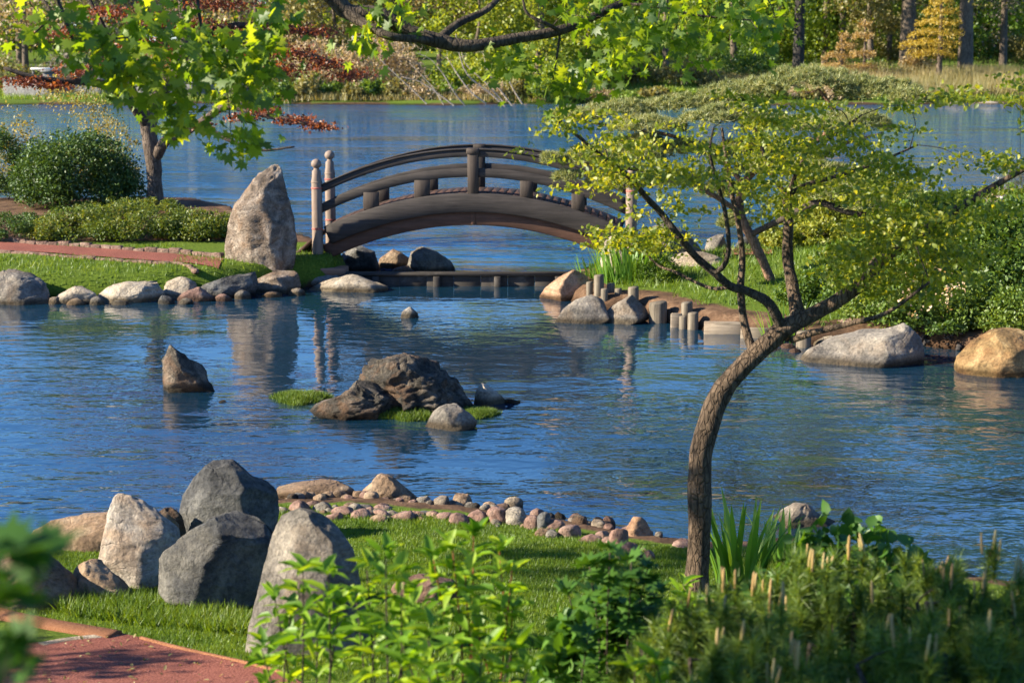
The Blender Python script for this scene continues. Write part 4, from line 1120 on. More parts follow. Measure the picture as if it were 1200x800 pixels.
stemA = px_line([(884, 416, TD, 5.40), (873, 382, TD + .1, 4.80), (868, 340, TD + .15, 4.20), (870, 300, TD + .2, 3.60), (865, 260, TD + .2, 3.00), (856, 220, TD + .3, 2.70), (850, 180, TD + .4, 2.10), (846, 150, TD + .4, 1.20)], 5)
limbB = px_line([(918, 388, TD, 6.60), (902, 356, TD - .1, 5.70), (880, 343, TD - .1, 5.10), (856, 335, TD - .15, 4.80), (838, 320, TD - .2, 4.50), (815, 300, TD - .2, 4.20), (795, 276, TD - .3, 3.90), (775, 250, TD - .3, 3.60), (758, 232, TD - .4, 3.30),
                 (736, 206, TD - .5, 3.00), (714, 190, TD - .5, 2.52), (690, 170, TD - .6, 2.10), (665, 150, TD - .6, 1.56), (645, 136, TD - .6, 0.96)], 5)
limbB2 = px_line([(838, 320, TD - .2, 3.30), (849, 310, TD - .3, 3.00), (854, 288, TD - .4, 2.70), (850, 250, TD - .5, 2.40), (841, 215, TD - .6, 2.10), (832, 180, TD - .7, 1.56), (836, 150, TD - .7, 0.96)], 5)
limbB3 = px_line([(856, 336, TD - .15, 2.40), (835, 338, TD, 2.10), (810, 328, TD + .2, 1.80), (790, 318, TD + .3, 1.56), (770, 310, TD + .4, 1.20), (748, 286, TD + .4, 0.72)], 4)
stemC = px_line([(936, 376, TD, 8.88), (930, 342, TD + .1, 7.03), (923, 300, TD + .2, 6.29), (924, 262, TD + .2, 5.55), (922, 228, TD + .3, 4.81)], 5)
limbC1 = px_line([(922, 230, TD + .3, 3.00), (945, 217, TD + .4, 2.70), (985, 205, TD + .5, 2.40), (1030, 190, TD + .6, 1.80), (1075, 170, TD + .8, 0.96)], 5)
limbC2 = px_line([(922, 230, TD + .3, 3.00), (905, 205, TD + .3, 2.40), (892, 172, TD + .3, 1.80), (882, 140, TD + .3, 0.96)], 5)
limbC3 = px_line([(922, 232, TD + .3, 2.70), (940, 190, TD + .2, 2.10), (975, 160, TD, 1.68), (1010, 135, TD - .1, 0.96)], 5)
limbD = px_line([(928, 398, TD, 4.20), (960, 388, TD - .3, 3.60), (1000, 378, TD - .6, 3.00), (1040, 366, TD - .9, 2.40), (1090, 330, TD - 1.1, 1.50)], 5)
main = [trunk, stemA, limbB, limbB2, limbB3, stemC, limbC1, limbC2, limbC3, limbD]
under(nt_root, tube_obj('trunk', [trunk], M['bark_near'], None, 26, 0.2))
for ln in (stemA, limbB, limbB2, limbB3, stemC, limbC1, limbC2, limbC3, limbD):
    under(nt_root, tube_obj('limb', [ln], M['bark_dark'] if (ln is limbB or ln is limbB2) else M['bark_near'], None, 9, 0.15))
tg = np.vstack([
    poly_zone(36, [(650, 128), (720, 150), (790, 170), (830, 200), (800, 255), (740, 245), (690, 205), (655, 165)], 12.6, 14.4),
    poly_zone(44, [(770, 150), (850, 110), (960, 120), (1080, 120), (1060, 160), (960, 200), (830, 215), (780, 190)], 12.6, 15.0),
    poly_zone(38, [(860, 190), (960, 170), (1060, 185), (1080, 215), (1000, 225), (930, 250), (870, 260)], 12.8, 14.8),
    poly_zone(74, [(1010, 225), (1090, 200), (1215, 150), (1215, 270), (1150, 320), (1060, 330), (1010, 300)], 12.4, 14.4),
    poly_zone(56, [(960, 270), (1060, 250), (1150, 300), (1120, 350), (1020, 365), (960, 330)], 12.6, 14.2),
    poly_zone(10, [(1100, 110), (1215, 90), (1215, 130), (1130, 135)], 12.8, 14.0),
    poly_zone(16, [(680, 245), (760, 255), (790, 300), (730, 290), (700, 275)], 13.0, 14.2),
])
tg[:, 2] += 0.0
nodes = [x for ln in main[1:] for x in nodes_of([ln])[4:]] + nodes_of([trunk])[84:]
twigs = grow(nodes, tg, 0.0025, 0.10, 5, per_m=0.009)
under(nt_root, tube_obj('twigs', twigs, M['bark_dark'], None, 5, 0, True))
def twig_leaves(lines, per_m, spread, frac=0.3, g=rng):
    out = []
    for pts, rad in lines:
        ln = np.sum(np.linalg.norm(np.diff(pts, axis=0), axis=1))
        k = max(3, int(ln * per_m))
        t = g.uniform(frac, 1.02, k) * (len(pts) - 1)
        i = np.clip(t.astype(int), 0, len(pts) - 2); u = (t - i)[:, None]
        out.append(pts[i] * (1 - u) + pts[i + 1] * u + g.normal(size=(k, 3)) * spread)
    return np.vstack(out)
# flat sprays of small leaves round every twig end, and looser ones along the twigs
pad_c = np.vstack([tg, tg + rng.normal(size=tg.shape) * np.array([.17, .17, .03])])
pad_r = rng.uniform(.10, .26, len(pad_c))
n_per = (rng.uniform(.6, 1.4, len(pad_c)) * 25).astype(int)
ci = np.repeat(np.arange(len(pad_c)), n_per)
an = rng.uniform(0, 2 * math.pi, len(ci)); ra = np.sqrt(rng.uniform(0, 1, len(ci))) * pad_r[ci]
lp = pad_c[ci] + np.stack([ra * np.cos(an), ra * np.sin(an), rng.normal(size=len(ci)) * .016 + .02 - ra * .1], 1)
sp = twig_leaves(twigs, 9, 0.03, .3)
lp = np.vstack([lp, np.repeat(sp, 3, 0) + rng.normal(size=(len(sp) * 3, 3)) * .03])
v, f = leaves_at(lp, 0.042, LEAF4, 0.68, 0.35, 0.0)
under(nt_root, tag(obj('foliage', v, f, M['leaf_near']), kind='stuff'))

# ------------------------------------------------------------------ old maple whose boughs hang into the top of the picture
mp = empty('overhanging_maple', (-6.6, 9.5, gz(-6.6, 9.5)))
tag(mp, 'large maple whose leafy boughs hang across the top of the view', 'tree')
def wl(pts, n=6):
    c = crom(np.array(pts, float), n); return c[:, :3], c[:, 3]
b0 = np.array(mp.location)
mtrunk = wl([(b0[0], b0[1], b0[2] - .2, .34), (b0[0] + .05, b0[1], 2.2, .26), (b0[0] + .1, b0[1] + .1, 4.2, .23), (b0[0] - .1, b0[1] + .2, 6.4, .18), (b0[0] - .2, b0[1] + .3, 9.0, .13), (b0[0] - .1, b0[1] + .3, 12.4, .03)])
P1 = lambda px, py, Y: tuple(PY(px, py, Y))
lim1 = wl([(b0[0] + .1, b0[1] + .1, 4.0, .15), (-5.0, 10.2, 4.9, .11), (-3.6, 10.6, 5.15, .085), P1(60, -40, 11) + (.06,), P1(160, -30, 11.2) + (.05,), P1(260, -25, 11.4) + (.035,), P1(340, -20, 11.6) + (.02,)])
lim2 = wl([(b0[0] + .05, b0[1] + .1, 4.6, .16), (-5.0, 11.2, 5.7, .12), (-3.2, 11.8, 5.75, .09), P1(300, -90, 12.2) + (.075,), P1(385, -8, 12.2) + (.062,), P1(410, 15, 12.2) + (.056,), P1(445, 17, 12.2) + (.05,), P1(480, 37, 12.2) + (.047,), P1(515, 48, 12.2) + (.05,),
           P1(550, 54, 12.2) + (.04,), P1(600, 46, 12.3) + (.036,), P1(655, 36, 12.4) + (.034,), P1(690, 22, 12.5) + (.03,), P1(730, 4, 12.6) + (.026,), P1(800, -20, 12.7) + (.02,), P1(890, -15, 12.8) + (.01,)], 7)
lim2b = wl([P1(400, 12, 12.2) + (.04,), P1(425, 26, 12.1) + (.032,), P1(455, 42, 12.0) + (.028,), P1(490, 46, 12.1) + (.026,), P1(512, 48, 12.2) + (.024,)])
lim2c = wl([P1(515, 45, 12.2) + (.03,), P1(540, 26, 12.3) + (.026,), P1(572, 10, 12.4) + (.022,), P1(610, -30, 12.5) + (.015,)])
lim2d = wl([P1(735, 4, 12.6) + (.012,), P1(780, 10, 12.5) + (.010,), P1(815, 18, 12.5) + (.008,), P1(880, 24, 12.5) + (.005,)])
lim2e = wl([P1(660, 38, 12.4) + (.014,), P1(640, 28, 12.3) + (.012,), P1(618, 16, 12.3) + (.01,), P1(612, -5, 12.3) + (.008,)])
tw2 = [wl([P1(656, 40, 12.4) + (.01,), P1(652, 70, 12.4) + (.008,), P1(646, 105, 12.4) + (.004,)]), wl([P1(60, -20, 11) + (.012,), P1(80, 30, 10.8) + (.01,), P1(92, 48, 10.8) + (.008,), P1(150, 44, 10.8) + (.005,)]),
       wl([P1(30, -20, 11) + (.012,), P1(60, 15, 10.9) + (.008,), P1(40, 40, 10.8) + (.004,)]), wl([P1(230, -25, 11.3) + (.012,), P1(236, 30, 11.2) + (.01,), P1(262, 90, 11.2) + (.007,), P1(270, 140, 11.2) + (.004,)])]
upl = [wl([(b0[0], b0[1], 5.0, .11), (-7.0, 7.2, 7.0, .08), (-7.6, 5.2, 7.8, .05), (-7.8, 3.4, 8.4, .02)]), wl([(b0[0], b0[1] + .1, 5.6, .1), (-5.2, 8.6, 7.0, .07), (-4.0, 8.0, 7.9, .03)]), wl([(b0[0], b0[1] + .2, 6.2, .1), (-8.4, 10.4, 7.6, .06), (-9.2, 11, 8.6, .03)]), wl([(b0[0], b0[1], 7.2, .08), (-5.6, 10.8, 8.8, .05), (-4.8, 11.6, 9.6, .02)])]
under(mp, tube_obj('trunk', [mtrunk], M['bark_dark'], None, 14, .15))
for ln in (lim1, lim2, lim2b, lim2c, lim2d, lim2e): under(mp, tube_obj('limb', [ln], M['bark_dark'], None, 9, .12))
for ln in upl: under(mp, tube_obj('limb', [ln], M['bark_dark'], None, 7, .1))
mt = np.vstack([
    poly_zone(46, [(35, 5), (340, 5), (330, 60), (300, 105), (180, 100), (130, 85), (80, 80), (35, 45)], 10.4, 11.8),
    poly_zone(12, [(110, 60), (165, 60), (160, 110), (120, 112)], 10.5, 11.4),
    poly_zone(10, [(168, 95), (245, 110), (245, 160), (175, 140)], 10.6, 11.4),
    poly_zone(12, [(262, 60), (318, 60), (315, 140), (270, 120)], 10.8, 11.6),
    poly_zone(4, [(265, 155), (300, 160), (298, 185), (270, 182)], 10.8, 11.3)])
mt2 = np.vstack([
    poly_zone(40, [(700, 5), (930, 5), (900, 50), (830, 70), (770, 70), (720, 50)], 12.0, 13.4),
    poly_zone(5, [(435, 8), (505, 8), (500, 28), (450, 30)], 11.9, 12.4),
    poly_zone(3, [(420, 40), (450, 42), (450, 65), (425, 62)], 11.9, 12.3),
    poly_zone(7, [(570, 60), (610, 60), (612, 85), (580, 88)], 12.1, 12.6),
    poly_zone(6, [(640, 90), (690, 85), (685, 115), (645, 115)], 12.1, 12.6),
    poly_zone(7, [(700, 50), (760, 40), (760, 90), (700, 95)], 12.0, 13.0),
    poly_zone(4, [(650, 5), (710, 5), (700, 40), (660, 35)], 12.1, 12.8)])
mtw = grow(nodes_of([lim1])[8:] + [x for l in tw2[1:] for x in nodes_of([l])], mt, 0.0025, -0.03, 5, per_m=0.006)
mtw2 = grow(nodes_of([lim2])[24:] + nodes_of([lim2b, lim2c, lim2d, lim2e]) + nodes_of([tw2[0]]), mt2, 0.0025, 0.0, 5, per_m=0.006)
under(mp, tube_obj('twigs', mtw + mtw2 + tw2, M['bark_dark'], None, 5, 0, True))
lf = np.vstack([np.repeat(mt, 9, 0), np.repeat(mt2, 10, 0)])
lf = lf + rng.normal(size=lf.shape) * np.array([.09, .1, .07])
lf = np.vstack([lf, twig_leaves(mtw + mtw2, 5, .05, .6)])
rng.shuffle(lf)
NOBJ = 290
mleaf = [mesh('leaf', sh_[0] * 0.078, sh_[1], M['leaf_maple']) for sh_ in (maple_shape(-.16), maple_shape(-.42, .12, .1), maple_shape(.12, -.3, -.12), maple_shape(-.6, .25))]
def frame(d, n, s, loc):
    x = Vector(d).normalized(); y = Vector(n).cross(x).normalized(); z = x.cross(y)
    m = Matrix((x, y, z)).transposed().to_4x4()
    return Matrix.Translation(loc) @ m @ Matrix.Diagonal((s, s, s, 1))
def leaf_parts(root, me, pos, dirs, nrm, scl, name='leaf'):
    inv = -Vector(root.location)
    for q_, (p, d, n, s) in enumerate(zip(pos, dirs, nrm, scl)):
        o = bpy.data.objects.new(name, me[q_ % len(me)] if isinstance(me, list) else me); o.parent = root
        o.matrix_local = frame(d, n, s, Vector(p) + inv); COL.objects.link(o)
dd = rand_dirs(len(lf), -0.9); nn = rand_dirs(len(lf), .5)
leaf_parts(mp, mleaf, lf[:NOBJ], dd[:NOBJ], nn[:NOBJ], rng.uniform(.7, 1.25, NOBJ))
v, f = scatter(MAPLE, lf[NOBJ:], dd[NOBJ:], nn[NOBJ:], *[rng.uniform(.05, .09, len(lf) - NOBJ)] * 2)
under(mp, tag(obj('foliage', v, f, M['leaf_maple']), kind='stuff'))
# the rest of its crown, up out of the picture to the left
cc = np.vstack([np.c_[rng.uniform(-9, -6.4, 22), rng.uniform(2.4, 5.6, 22), rng.uniform(7.0, 9.2, 22)], [(-8 + rng.uniform(-2.2, 2.2), 10 + rng.uniform(-2.5, 2.2), rng.uniform(9.2, 13.0)) for _ in range(34)]])
under(mp, leaf_obj('crown', clump_points(cc, .75, 6400), 0.16, M['leaf_maple'], shape=LEAF2, aspect=.9))

# ------------------------------------------------------------------ leafy stems close to the camera
def lance(bend, fold):
    V = LEAF4[0].copy(); V[:, 2] = fold * np.abs(V[:, 1]) * 2 - bend * V[:, 0] ** 2; return V
lsh = [mesh('leaf', lance(b_, f_) * np.array([0.12, w_ * .85, 0.12]), LEAF4[1], M['leaf_shrub'], True) for b_, f_, w_ in ((.12, .1, .06), (.4, .2, .052), (-.15, .25, .066), (.65, .05, .058))]
lsh_d = mesh('leaf', MAPLE[0] * 0.1, MAPLE[1], M['leaf_dark'])
def stem_shrub(name, label, tops, Y, base_px, n_leaf, me, mat_stem, leaf_whorls=4, group=None, spread=0.35, gap=.1, wh=6, stem_r=.006):
    bx = PY(base_px, 700, Y).x
    root = empty(name, (bx, Y, gz(bx, Y)))
    tag(root, label, 'shrub', group)
    lines, pos, dr, nr = [], [], [], []
    for (px, py) in tops:
        yy = Y + rnd.uniform(-spread, spread)
        t = np.array(PY(px, py, yy)); bx2 = bx + (t[0] - bx) * .35 + rnd.uniform(-.06, .06); by2 = Y + (yy - Y) * .4
        b = np.array((bx2, by2, gz(bx2, by2) - .03)); mid = (b + t) / 2 + np.array([rnd.uniform(-.05, .05), rnd.uniform(-.05, .05), .03])
        pts = crom([b, mid, t], 5); lines.append((pts, np.linspace(stem_r, stem_r * .45, len(pts))))
        ln = np.linalg.norm(t - b)
        for w in range(leaf_whorls):
            u = max(0.1, 1 - w * gap / max(ln, .2)); p = b * (1 - u) + t * u + np.array([0, 0, .0])
            k0 = rnd.uniform(0, 6.28); kk = wh if w else wh + 1
            for q in range(kk):
                a = k0 + q * 6.283 / kk + rnd.uniform(-.3, .3); el = rnd.uniform(.25, 1.15) - w * .2
                pos.append(p + np.array([rnd.uniform(-.02, .02), rnd.uniform(-.02, .02), rnd.uniform(-.02, .02)]))
                dr.append((math.cos(a), math.sin(a), el)); nr.append((-math.cos(a) * el + rnd.uniform(-.35, .35), -math.sin(a) * el + rnd.uniform(-.35, .35), 1))
    for l in lines: under(root, tube_obj('stem', [l], mat_stem, None, 6))
    idx = list(range(len(pos))); rnd.shuffle(idx); idx = idx[:n_leaf]
    leaf_parts(root, me, [pos[i] for i in idx], [dr[i] for i in idx], [nr[i] for i in idx], [rnd.uniform(.6, 1.15) for _ in idx])
    return root
stem_shrub('leafy_shrub', 'fresh green leafy stems in front of the large sloping boulder', [(355, 668), (322, 700), (385, 672), (340, 720), (372, 735), (305, 755), (398, 705)], 7.6, 352, 210, lsh, M['bark_dark'], leaf_whorls=4)
stem_shrub('leafy_shrub', 'tallest lime green shrub with red brown stems over the pink slab', [(555, 628), (530, 640), (585, 645), (508, 655), (600, 668), (545, 672), (600, 715), (560, 740)], 7.7, 556, 260, lsh, M['twig_red'], spread=.25)
stem_shrub('leafy_shrub', 'lime green shrub between the sloping boulder and the red stemmed shrub', [(430, 668), (452, 652), (470, 675), (418, 705), (480, 712), (440, 740)], 7.4, 455, 190, lsh, M['bark_dark'], leaf_whorls=4)
stem_shrub('leafy_shrub', 'low bright yellow green sprigs along the bottom below the red stemmed shrub', [(470, 752), (500, 742), (530, 760), (565, 768), (600, 762), (500, 785), (620, 780)], 6.9, 530, 270, lsh, M['bark_dark'], leaf_whorls=3)
stem_shrub('leafy_shrub', 'dark green lobed leaf shrub between the lime shrubs and the trunk', [(690, 655), (715, 640), (740, 655), (665, 690), (700, 695), (735, 690), (760, 660), (655, 730), (690, 740), (725, 735), (760, 720), (660, 770), (700, 780), (740, 770), (770, 690)], 8.2, 710, 290, lsh_d, M['bark_dark'], leaf_whorls=5, wh=7, gap=.08)
stem_shrub('leafy_shrub', 'small bright sprig poking up beside the foot of the trunk', [(800, 690), (812, 705), (790, 712)], 9.4, 800, 40, lsh, M['bark_dark'], leaf_whorls=2)
stem_shrub('leafy_shrub', 'tiny yellow green sprig at the bottom below the dwarf pines', [(745, 785), (770, 778), (760, 792)], 6.9, 758, 36, lsh, M['bark_dark'], leaf_whorls=2)
# one sapling right in front of the lens
bl_leaf = mesh('leaf', MAPLE[0] * 0.085, MAPLE[1], M['leaf_blur'])
stem_shrub('sapling', 'dark sapling leaves close to the camera, blurred over the tan ledge', [(20, 640), (42, 655), (12, 690), (5, 755), (22, 775)], 2.6, 0, 26, bl_leaf, M['bark_dark'], leaf_whorls=1, spread=.12, wh=4, stem_r=.003)

# ------------------------------------------------------------------ dwarf pines at the bottom right
G_DP = 'dwarf pines at the bottom right'
cand = None
def dwarf_pine(px, Y, w_px, top_py, label, n_shoot, n_cand, seed):
    global cand
    g = np.random.default_rng(seed)
    c = PY(px, top_py, Y); zb = gz(c.x, Y); s = scale_at(Y)
    root = empty('dwarf_pine', (c.x, Y, zb)); tag(root, label, 'pine shrub', G_DP)
    rw = w_px / 2 / s; H = c.z - zb
    # shoots over a rounded cushion
    th = g.uniform(0, 2 * math.pi, n_shoot); u = g.uniform(0, 1, n_shoot) ** .55
    r = np.sqrt(u) * rw
    hz = H * (1 - 0.55 * (r / rw) ** 2.2) * g.uniform(.7, 1.06, n_shoot)
    tips = np.stack([c.x + r * np.cos(th), Y + r * np.sin(th) * .9, zb + hz], 1)
    base = np.array([c.x, Y, zb])
    brs = []
    for k in range(9):
        a = k * 0.7 + g.uniform(-.2, .2); e = np.array([c.x + rw * .75 * math.cos(a), Y + rw * .7 * math.sin(a), zb + H * g.uniform(.55, .8)])
        pts = crom([base + (0, 0, -.05), base * .55 + e * .45 + (0, 0, -.06), e], 5); brs.append((pts, np.linspace(.03, .009, len(pts))))
    tw = grow(nodes_of(brs), tips, .004, -.03, 4, g=g, per_m=.01)
    under(root, tube_obj('branch', brs, M['bark_dark'], None, 7, .1))
    under(root, tag(tube_obj('twigs', tw, M['bark_dark'], None, 4), kind='stuff'))
    K = 150
    pos, dr = [], []
    ends = [(l[0][-1], unit(l[0][-1] - l[0][-2] + np.array([0, 0, .12]))) for l in tw]
    for p, d in ends:
        d = unit(d + np.array([0, 0, .7]))
        t = g.uniform(-.13, .015, K)
        nd = unit(d[None] * g.uniform(.25, 1.0, K)[:, None] + rand_dirs(K, .0, g) * .95)
        pos.append(p + d * t[:, None]); dr.append(nd)
    pos, dr = np.vstack(pos), np.vstack(dr)
    v, f = scatter(NEEDLE, pos, dr, rand_dirs(len(pos), .2, g), g.uniform(.055, .095, len(pos)), np.full(len(pos), .006))
    under(root, tag(obj('needles', v, f, M['needle_mugo']), kind='stuff'))
    if cand is None:
        v, f = lathe([(.006, 0), (.0085, .02), (.0085, .07), (.006, .095), (.002, .105)], 8); cand = mesh('candle', v, f, M['candle'], True)
    order = np.argsort(-np.array([e[0][2] for e in ends]) + g.uniform(0, H * .6, len(ends)))[:int(n_cand * .6) + 2]
    for i in order:
        for q in range(g.integers(1, 3)):
            o = bpy.data.objects.new('candle', cand); o.parent = root
            p = ends[i][0] + np.array([g.normal() * .018, g.normal() * .018, -.005]) - np.array(root.location)
            o.location = p; s_ = g.uniform(.7, 1.25); o.scale = (s_ * .75, s_ * .75, s_ * .95); o.rotation_euler = (g.normal() * .1, g.normal() * .1, 0)
            COL.objects.link(o)
dwarf_pine(835, 7.3, 240, 692, 'lowest dwarf pine, before the foot of the leaning trunk', 200, 14, 1)
dwarf_pine(1000, 7.9, 300, 632, 'widest dwarf pine with scattered tan candles, beyond the front pines', 280, 20, 2)
dwarf_pine(1165, 7.6, 220, 632, 'dwarf pine with a thick bunch of golden candles at the right edge', 210, 20, 3)
dwarf_pine(930, 6.6, 280, 728, 'front dwarf pine at the bottom, left of its twin', 220, 12, 4)
dwarf_pine(1110, 6.5, 280, 715, 'front dwarf pine at the bottom right corner', 220, 12, 5)

# ------------------------------------------------------------------ iris clumps
def iris(px, py, Y, n, h, rad, label, mat='iris', lean=.28, wid=.022, kind_parts=True, name='iris_clump'):
    c = PY(px, py, Y); z = gz(c.x, Y); root = empty(name, (c.x, Y, max(z, -.02))); tag(root, label, 'iris')
    vars_ = []
    for k in range(4):
        ln = h; pts = []
        bend = rnd.uniform(.15, .5)
        N_ = 7; ws = [.7, 1, 1, .95, .8, .5, .04]
        V = []
        for i in range(N_):
            u = i / (N_ - 1); x = bend * u * u * ln * .6; zz = ln * (u - bend * .25 * u * u)
            V += [(x, -wid / 2 * ws[i], zz), (x + .003, 0, zz), (x, wid / 2 * ws[i], zz)]
        F = []
        for i in range(N_ - 1):
            for q in (0, 1):
                a = i * 3 + q; F.append([a, a + 1, a + 4, a + 3])
        vars_.append((np.array(V), np.array(F)))
    if kind_parts:
        ms = [mesh('blade_leaf', v, f, M[mat], True) for v, f in vars_]
        for i in range(n):
            o = bpy.data.objects.new('leaf', ms[i % 4]); o.parent = root
            a = rnd.uniform(0, 6.28); r = rad * math.sqrt(rnd.random())
            o.location = (r * math.cos(a), r * math.sin(a) * .7, -.02)
            o.rotation_euler = (rnd.uniform(-.12, .12), rnd.uniform(-.05, lean), a + rnd.uniform(-.8, .8))
            s = rnd.uniform(.6, 1.1); o.scale = (s, rnd.uniform(.8, 1.3), s); COL.objects.link(o)
    else:
        parts = []
        for i in range(n):
            v, f = vars_[i % 4]; a = rnd.uniform(0, 6.28); r = rad * math.sqrt(rnd.random()); s = rnd.uniform(.55, 1.1)
            m = Matrix.Translation((r * math.cos(a), r * math.sin(a) * .6, -.02)) @ Euler((rnd.uniform(-.12, .12), rnd.uniform(-.05, lean), a)).to_matrix().to_4x4()
            parts.append((np.array([(m @ Vector(q * s))[:] for q in v]), f))
        v, f = merge(parts); o = obj('foliage', v, f, M[mat], root); o['kind'] = 'stuff'
    return root
iris(868, 690, 13.9, 46, .8, .2, 'tall dark green iris clump right of the leaning trunk', wid=.042)
iris(915, 660, 14.6, 18, .5, .2, 'shorter iris clump before the grey rock in the water', wid=.036)
iris(735, 333, 32.4, 210, .82, .62, 'bright green iris clump at the water by the right bridge end', wid=.034, kind_parts=False)
iris(700, 331, 32.8, 46, .5, .4, 'smaller iris clump spilling over the orange boulder', wid=.03, kind_parts=False)
iris(920, 372, 27.6, 60, .7, .35, 'iris clump in the shade behind the leaning trunk', wid=.03, kind_parts=False)

# ------------------------------------------------------------------ shrubs
def cushion(name, label, px, py_top, Y, w_px, mat, n, leaf, ry=.8, h=None, lumps=40, aspect=.6, cat='shrub', shape=LEAF2, stems=True, lump_r=.3, up=.5, group=None, seed=0, flat=.85):
    """rounded shrub: stems inside, leaf clumps over the cushion"""
    g = np.random.default_rng(seed + int(px * 3 + Y))
    c = PY(px, py_top, Y); zb = max(0.02, gz(c.x, Y)); rx = w_px / 2 / scale_at(Y); H = h if h else c.z - zb
    root = empty(name, (c.x, Y, zb)); tag(root, label, cat, group)
    d = rand_dirs(lumps, .25, g); d[:, 2] = np.abs(d[:, 2])
    cen = np.array([c.x, Y, zb + H * .30]) + d * np.array([rx, rx * ry, H * .70]) * (1 - lump_r * .45) * g.uniform(.78, 1.0, (lumps, 1))
    low = np.array([[c.x + rx * .8 * math.cos(a) * q, Y + rx * ry * .8 * math.sin(a) * q, zb + H * g.uniform(.12, .35)] for a, q in zip(g.uniform(0, 6.28, int(lumps * .9)), g.uniform(.7, 1.12, int(lumps * .9)))])
    cen = np.vstack([cen, low])
    P = clump_points(cen, min(rx, H) * lump_r * g.uniform(.7, 1.25, len(cen)), n, g, flat)
    P = P[P[:, 2] > zb + .02]
    v, f = leaves_at(P, leaf, shape, aspect, up, 0, .35, g)
    under(root, tag(obj('foliage', v, f, M[mat]), kind='stuff'))
    if stems:
        st = grow([((c.x + q * rx * .15, Y, zb - .03), .03) for q in (-1, 0, 1)], cen[:min(24, len(cen))], .005, .02, 4, g=g, per_m=.012)
        under(root, tag(tube_obj('stems', st, M['bark_dark'], None, 5), kind='stuff'))
    return root
G_AZ = 'low azalea mounds along the red path'
cushion('azalea_shrub', 'bright green azalea mound beside the standing stone', 228, 246, 36.5, 116, 'leaf_hedge', 11000, .05, group=G_AZ, lump_r=.36)
cushion('azalea_shrub', 'broad yellowish azalea mound in the middle of the path border', 160, 238, 36.6, 150, 'leaf_hedge', 14000, .05, group=G_AZ, lump_r=.33)
cushion('azalea_shrub', 'rusty tipped azalea mound below the round dark shrub', 90, 244, 36.4, 124, 'leaf_hedge', 11000, .05, group=G_AZ, lump_r=.33)
cushion('azalea_shrub', 'dark low azalea mound at the left end of the border', 16, 250, 36.6, 130, 'leaf_round', 9000, .05, group=G_AZ, lump_r=.33)
cushion('azalea_shrub', 'azalea mound under the trunk of the red leaved maple', 150, 232, 40.2, 150, 'leaf_hedge', 7000, .055, group=G_AZ, lump_r=.33)
cushion('round_shrub', 'large clipped round dark green shrub on the left bank', 88, 156, 41.4, 160, 'leaf_round', 26000, .075, lumps=90, lump_r=.27, ry=.9)
cushion('round_shrub', 'second dark shrub half hidden at the left edge', 0, 150, 43.5, 80, 'leaf_round', 9000, .06, lumps=40)
# airy olive shrub behind
os_ = cushion('olive_shrub', 'airy olive brown shrub between the round shrub and the maple', 66, 78, 44.5, 170, 'leaf_olive', 4200, .075, lumps=70, lump_r=.2, ry=.7)
cushion('olive_shrub', 'thin yellowish shrub left of the maple trunk over the water', 128, 120, 43.4, 70, 'leaf_olive', 900, .07, lumps=26, lump_r=.22)
# right bank
cushion('clipped_shrub', 'rounded yellow green shrub in sun behind the pine', 1000, 196, 37.5, 190, 'leaf_yellow', 16000, .075, lumps=80, lump_r=.24, aspect=.75)
cushion('clipped_shrub', 'low yellow green shrub under the dark pine bough', 950, 262, 35.5, 130, 'leaf_yellow', 8000, .07, lumps=50, lump_r=.26, aspect=.75)
cushion('flowering_shrub', 'shrub with pale yellow pink blossoms over the great grey boulder', 1080, 292, 27.9, 210, 'leaf_bankshrub', 17000, .07, lumps=60, lump_r=.26)
cushion('bank_shrub', 'dense dark green shrub at the right edge above the ochre boulder', 1185, 235, 28.6, 190, 'leaf_green', 24000, .075, lumps=70, lump_r=.25)
cushion('bank_shrub', 'light green shrub on the bank behind the leaning trunk fork', 1010, 308, 30.5, 110, 'leaf_bankshrub', 9000, .07, lumps=50, lump_r=.27)
cushion('bank_shrub', 'shaded green shrub right of the iris clump behind the trunk', 960, 318, 29.2, 100, 'leaf_green', 5000, .065, lumps=36, lump_r=.28)
cushion('bank_shrub', 'tall green shrub at the back of the right bank', 1120, 225, 33.5, 150, 'leaf_bankshrub', 14000, .08, lumps=70, lump_r=.24)
cushion('bank_shrub', 'leafy shrub trailing behind the ochre boulder', 1190, 338, 26.9, 110, 'leaf_bankshrub', 8000, .06, lumps=40)
cushion('bank_shrub', 'small green tuft shrub beside the step stone', 768, 296, 32.2, 60, 'grass', 3500, .07, lumps=26, lump_r=.3, aspect=.25, stems=False, up=-.2)
fl = np.vstack([poly_zone(75, [(1040, 330), (1090, 305), (1140, 330), (1110, 375), (1060, 372)], 26.7, 27.5)])
fo = leaf_obj('blossoms', np.repeat(fl, 5, 0) + rng.normal(size=(len(fl) * 5, 3)) * .035, .06, M['petal_pink'], None, aspect=.8)
fs = [o for o in bpy.data.objects if o.name == 'flowering_shrub'][0]; under(fs, fo)
ws = cushion('flowering_shrub', 'white blossomed shrub at the right edge above the dark shrub', 1192, 182, 32.0, 70, 'petal_white', 2600, .075, lumps=34, lump_r=.25, aspect=.9)

cushion('azalea_shrub', 'small azalea mound tucked behind the standing stone', 262, 258, 36.6, 60, 'leaf_hedge', 4500, .05, group=G_AZ, lump_r=.36)
cushion('bank_shrub', 'low dark shrub overhanging the gravel right of the great grey boulder', 1100, 352, 27.2, 90, 'leaf_green', 6500, .055, lumps=40)
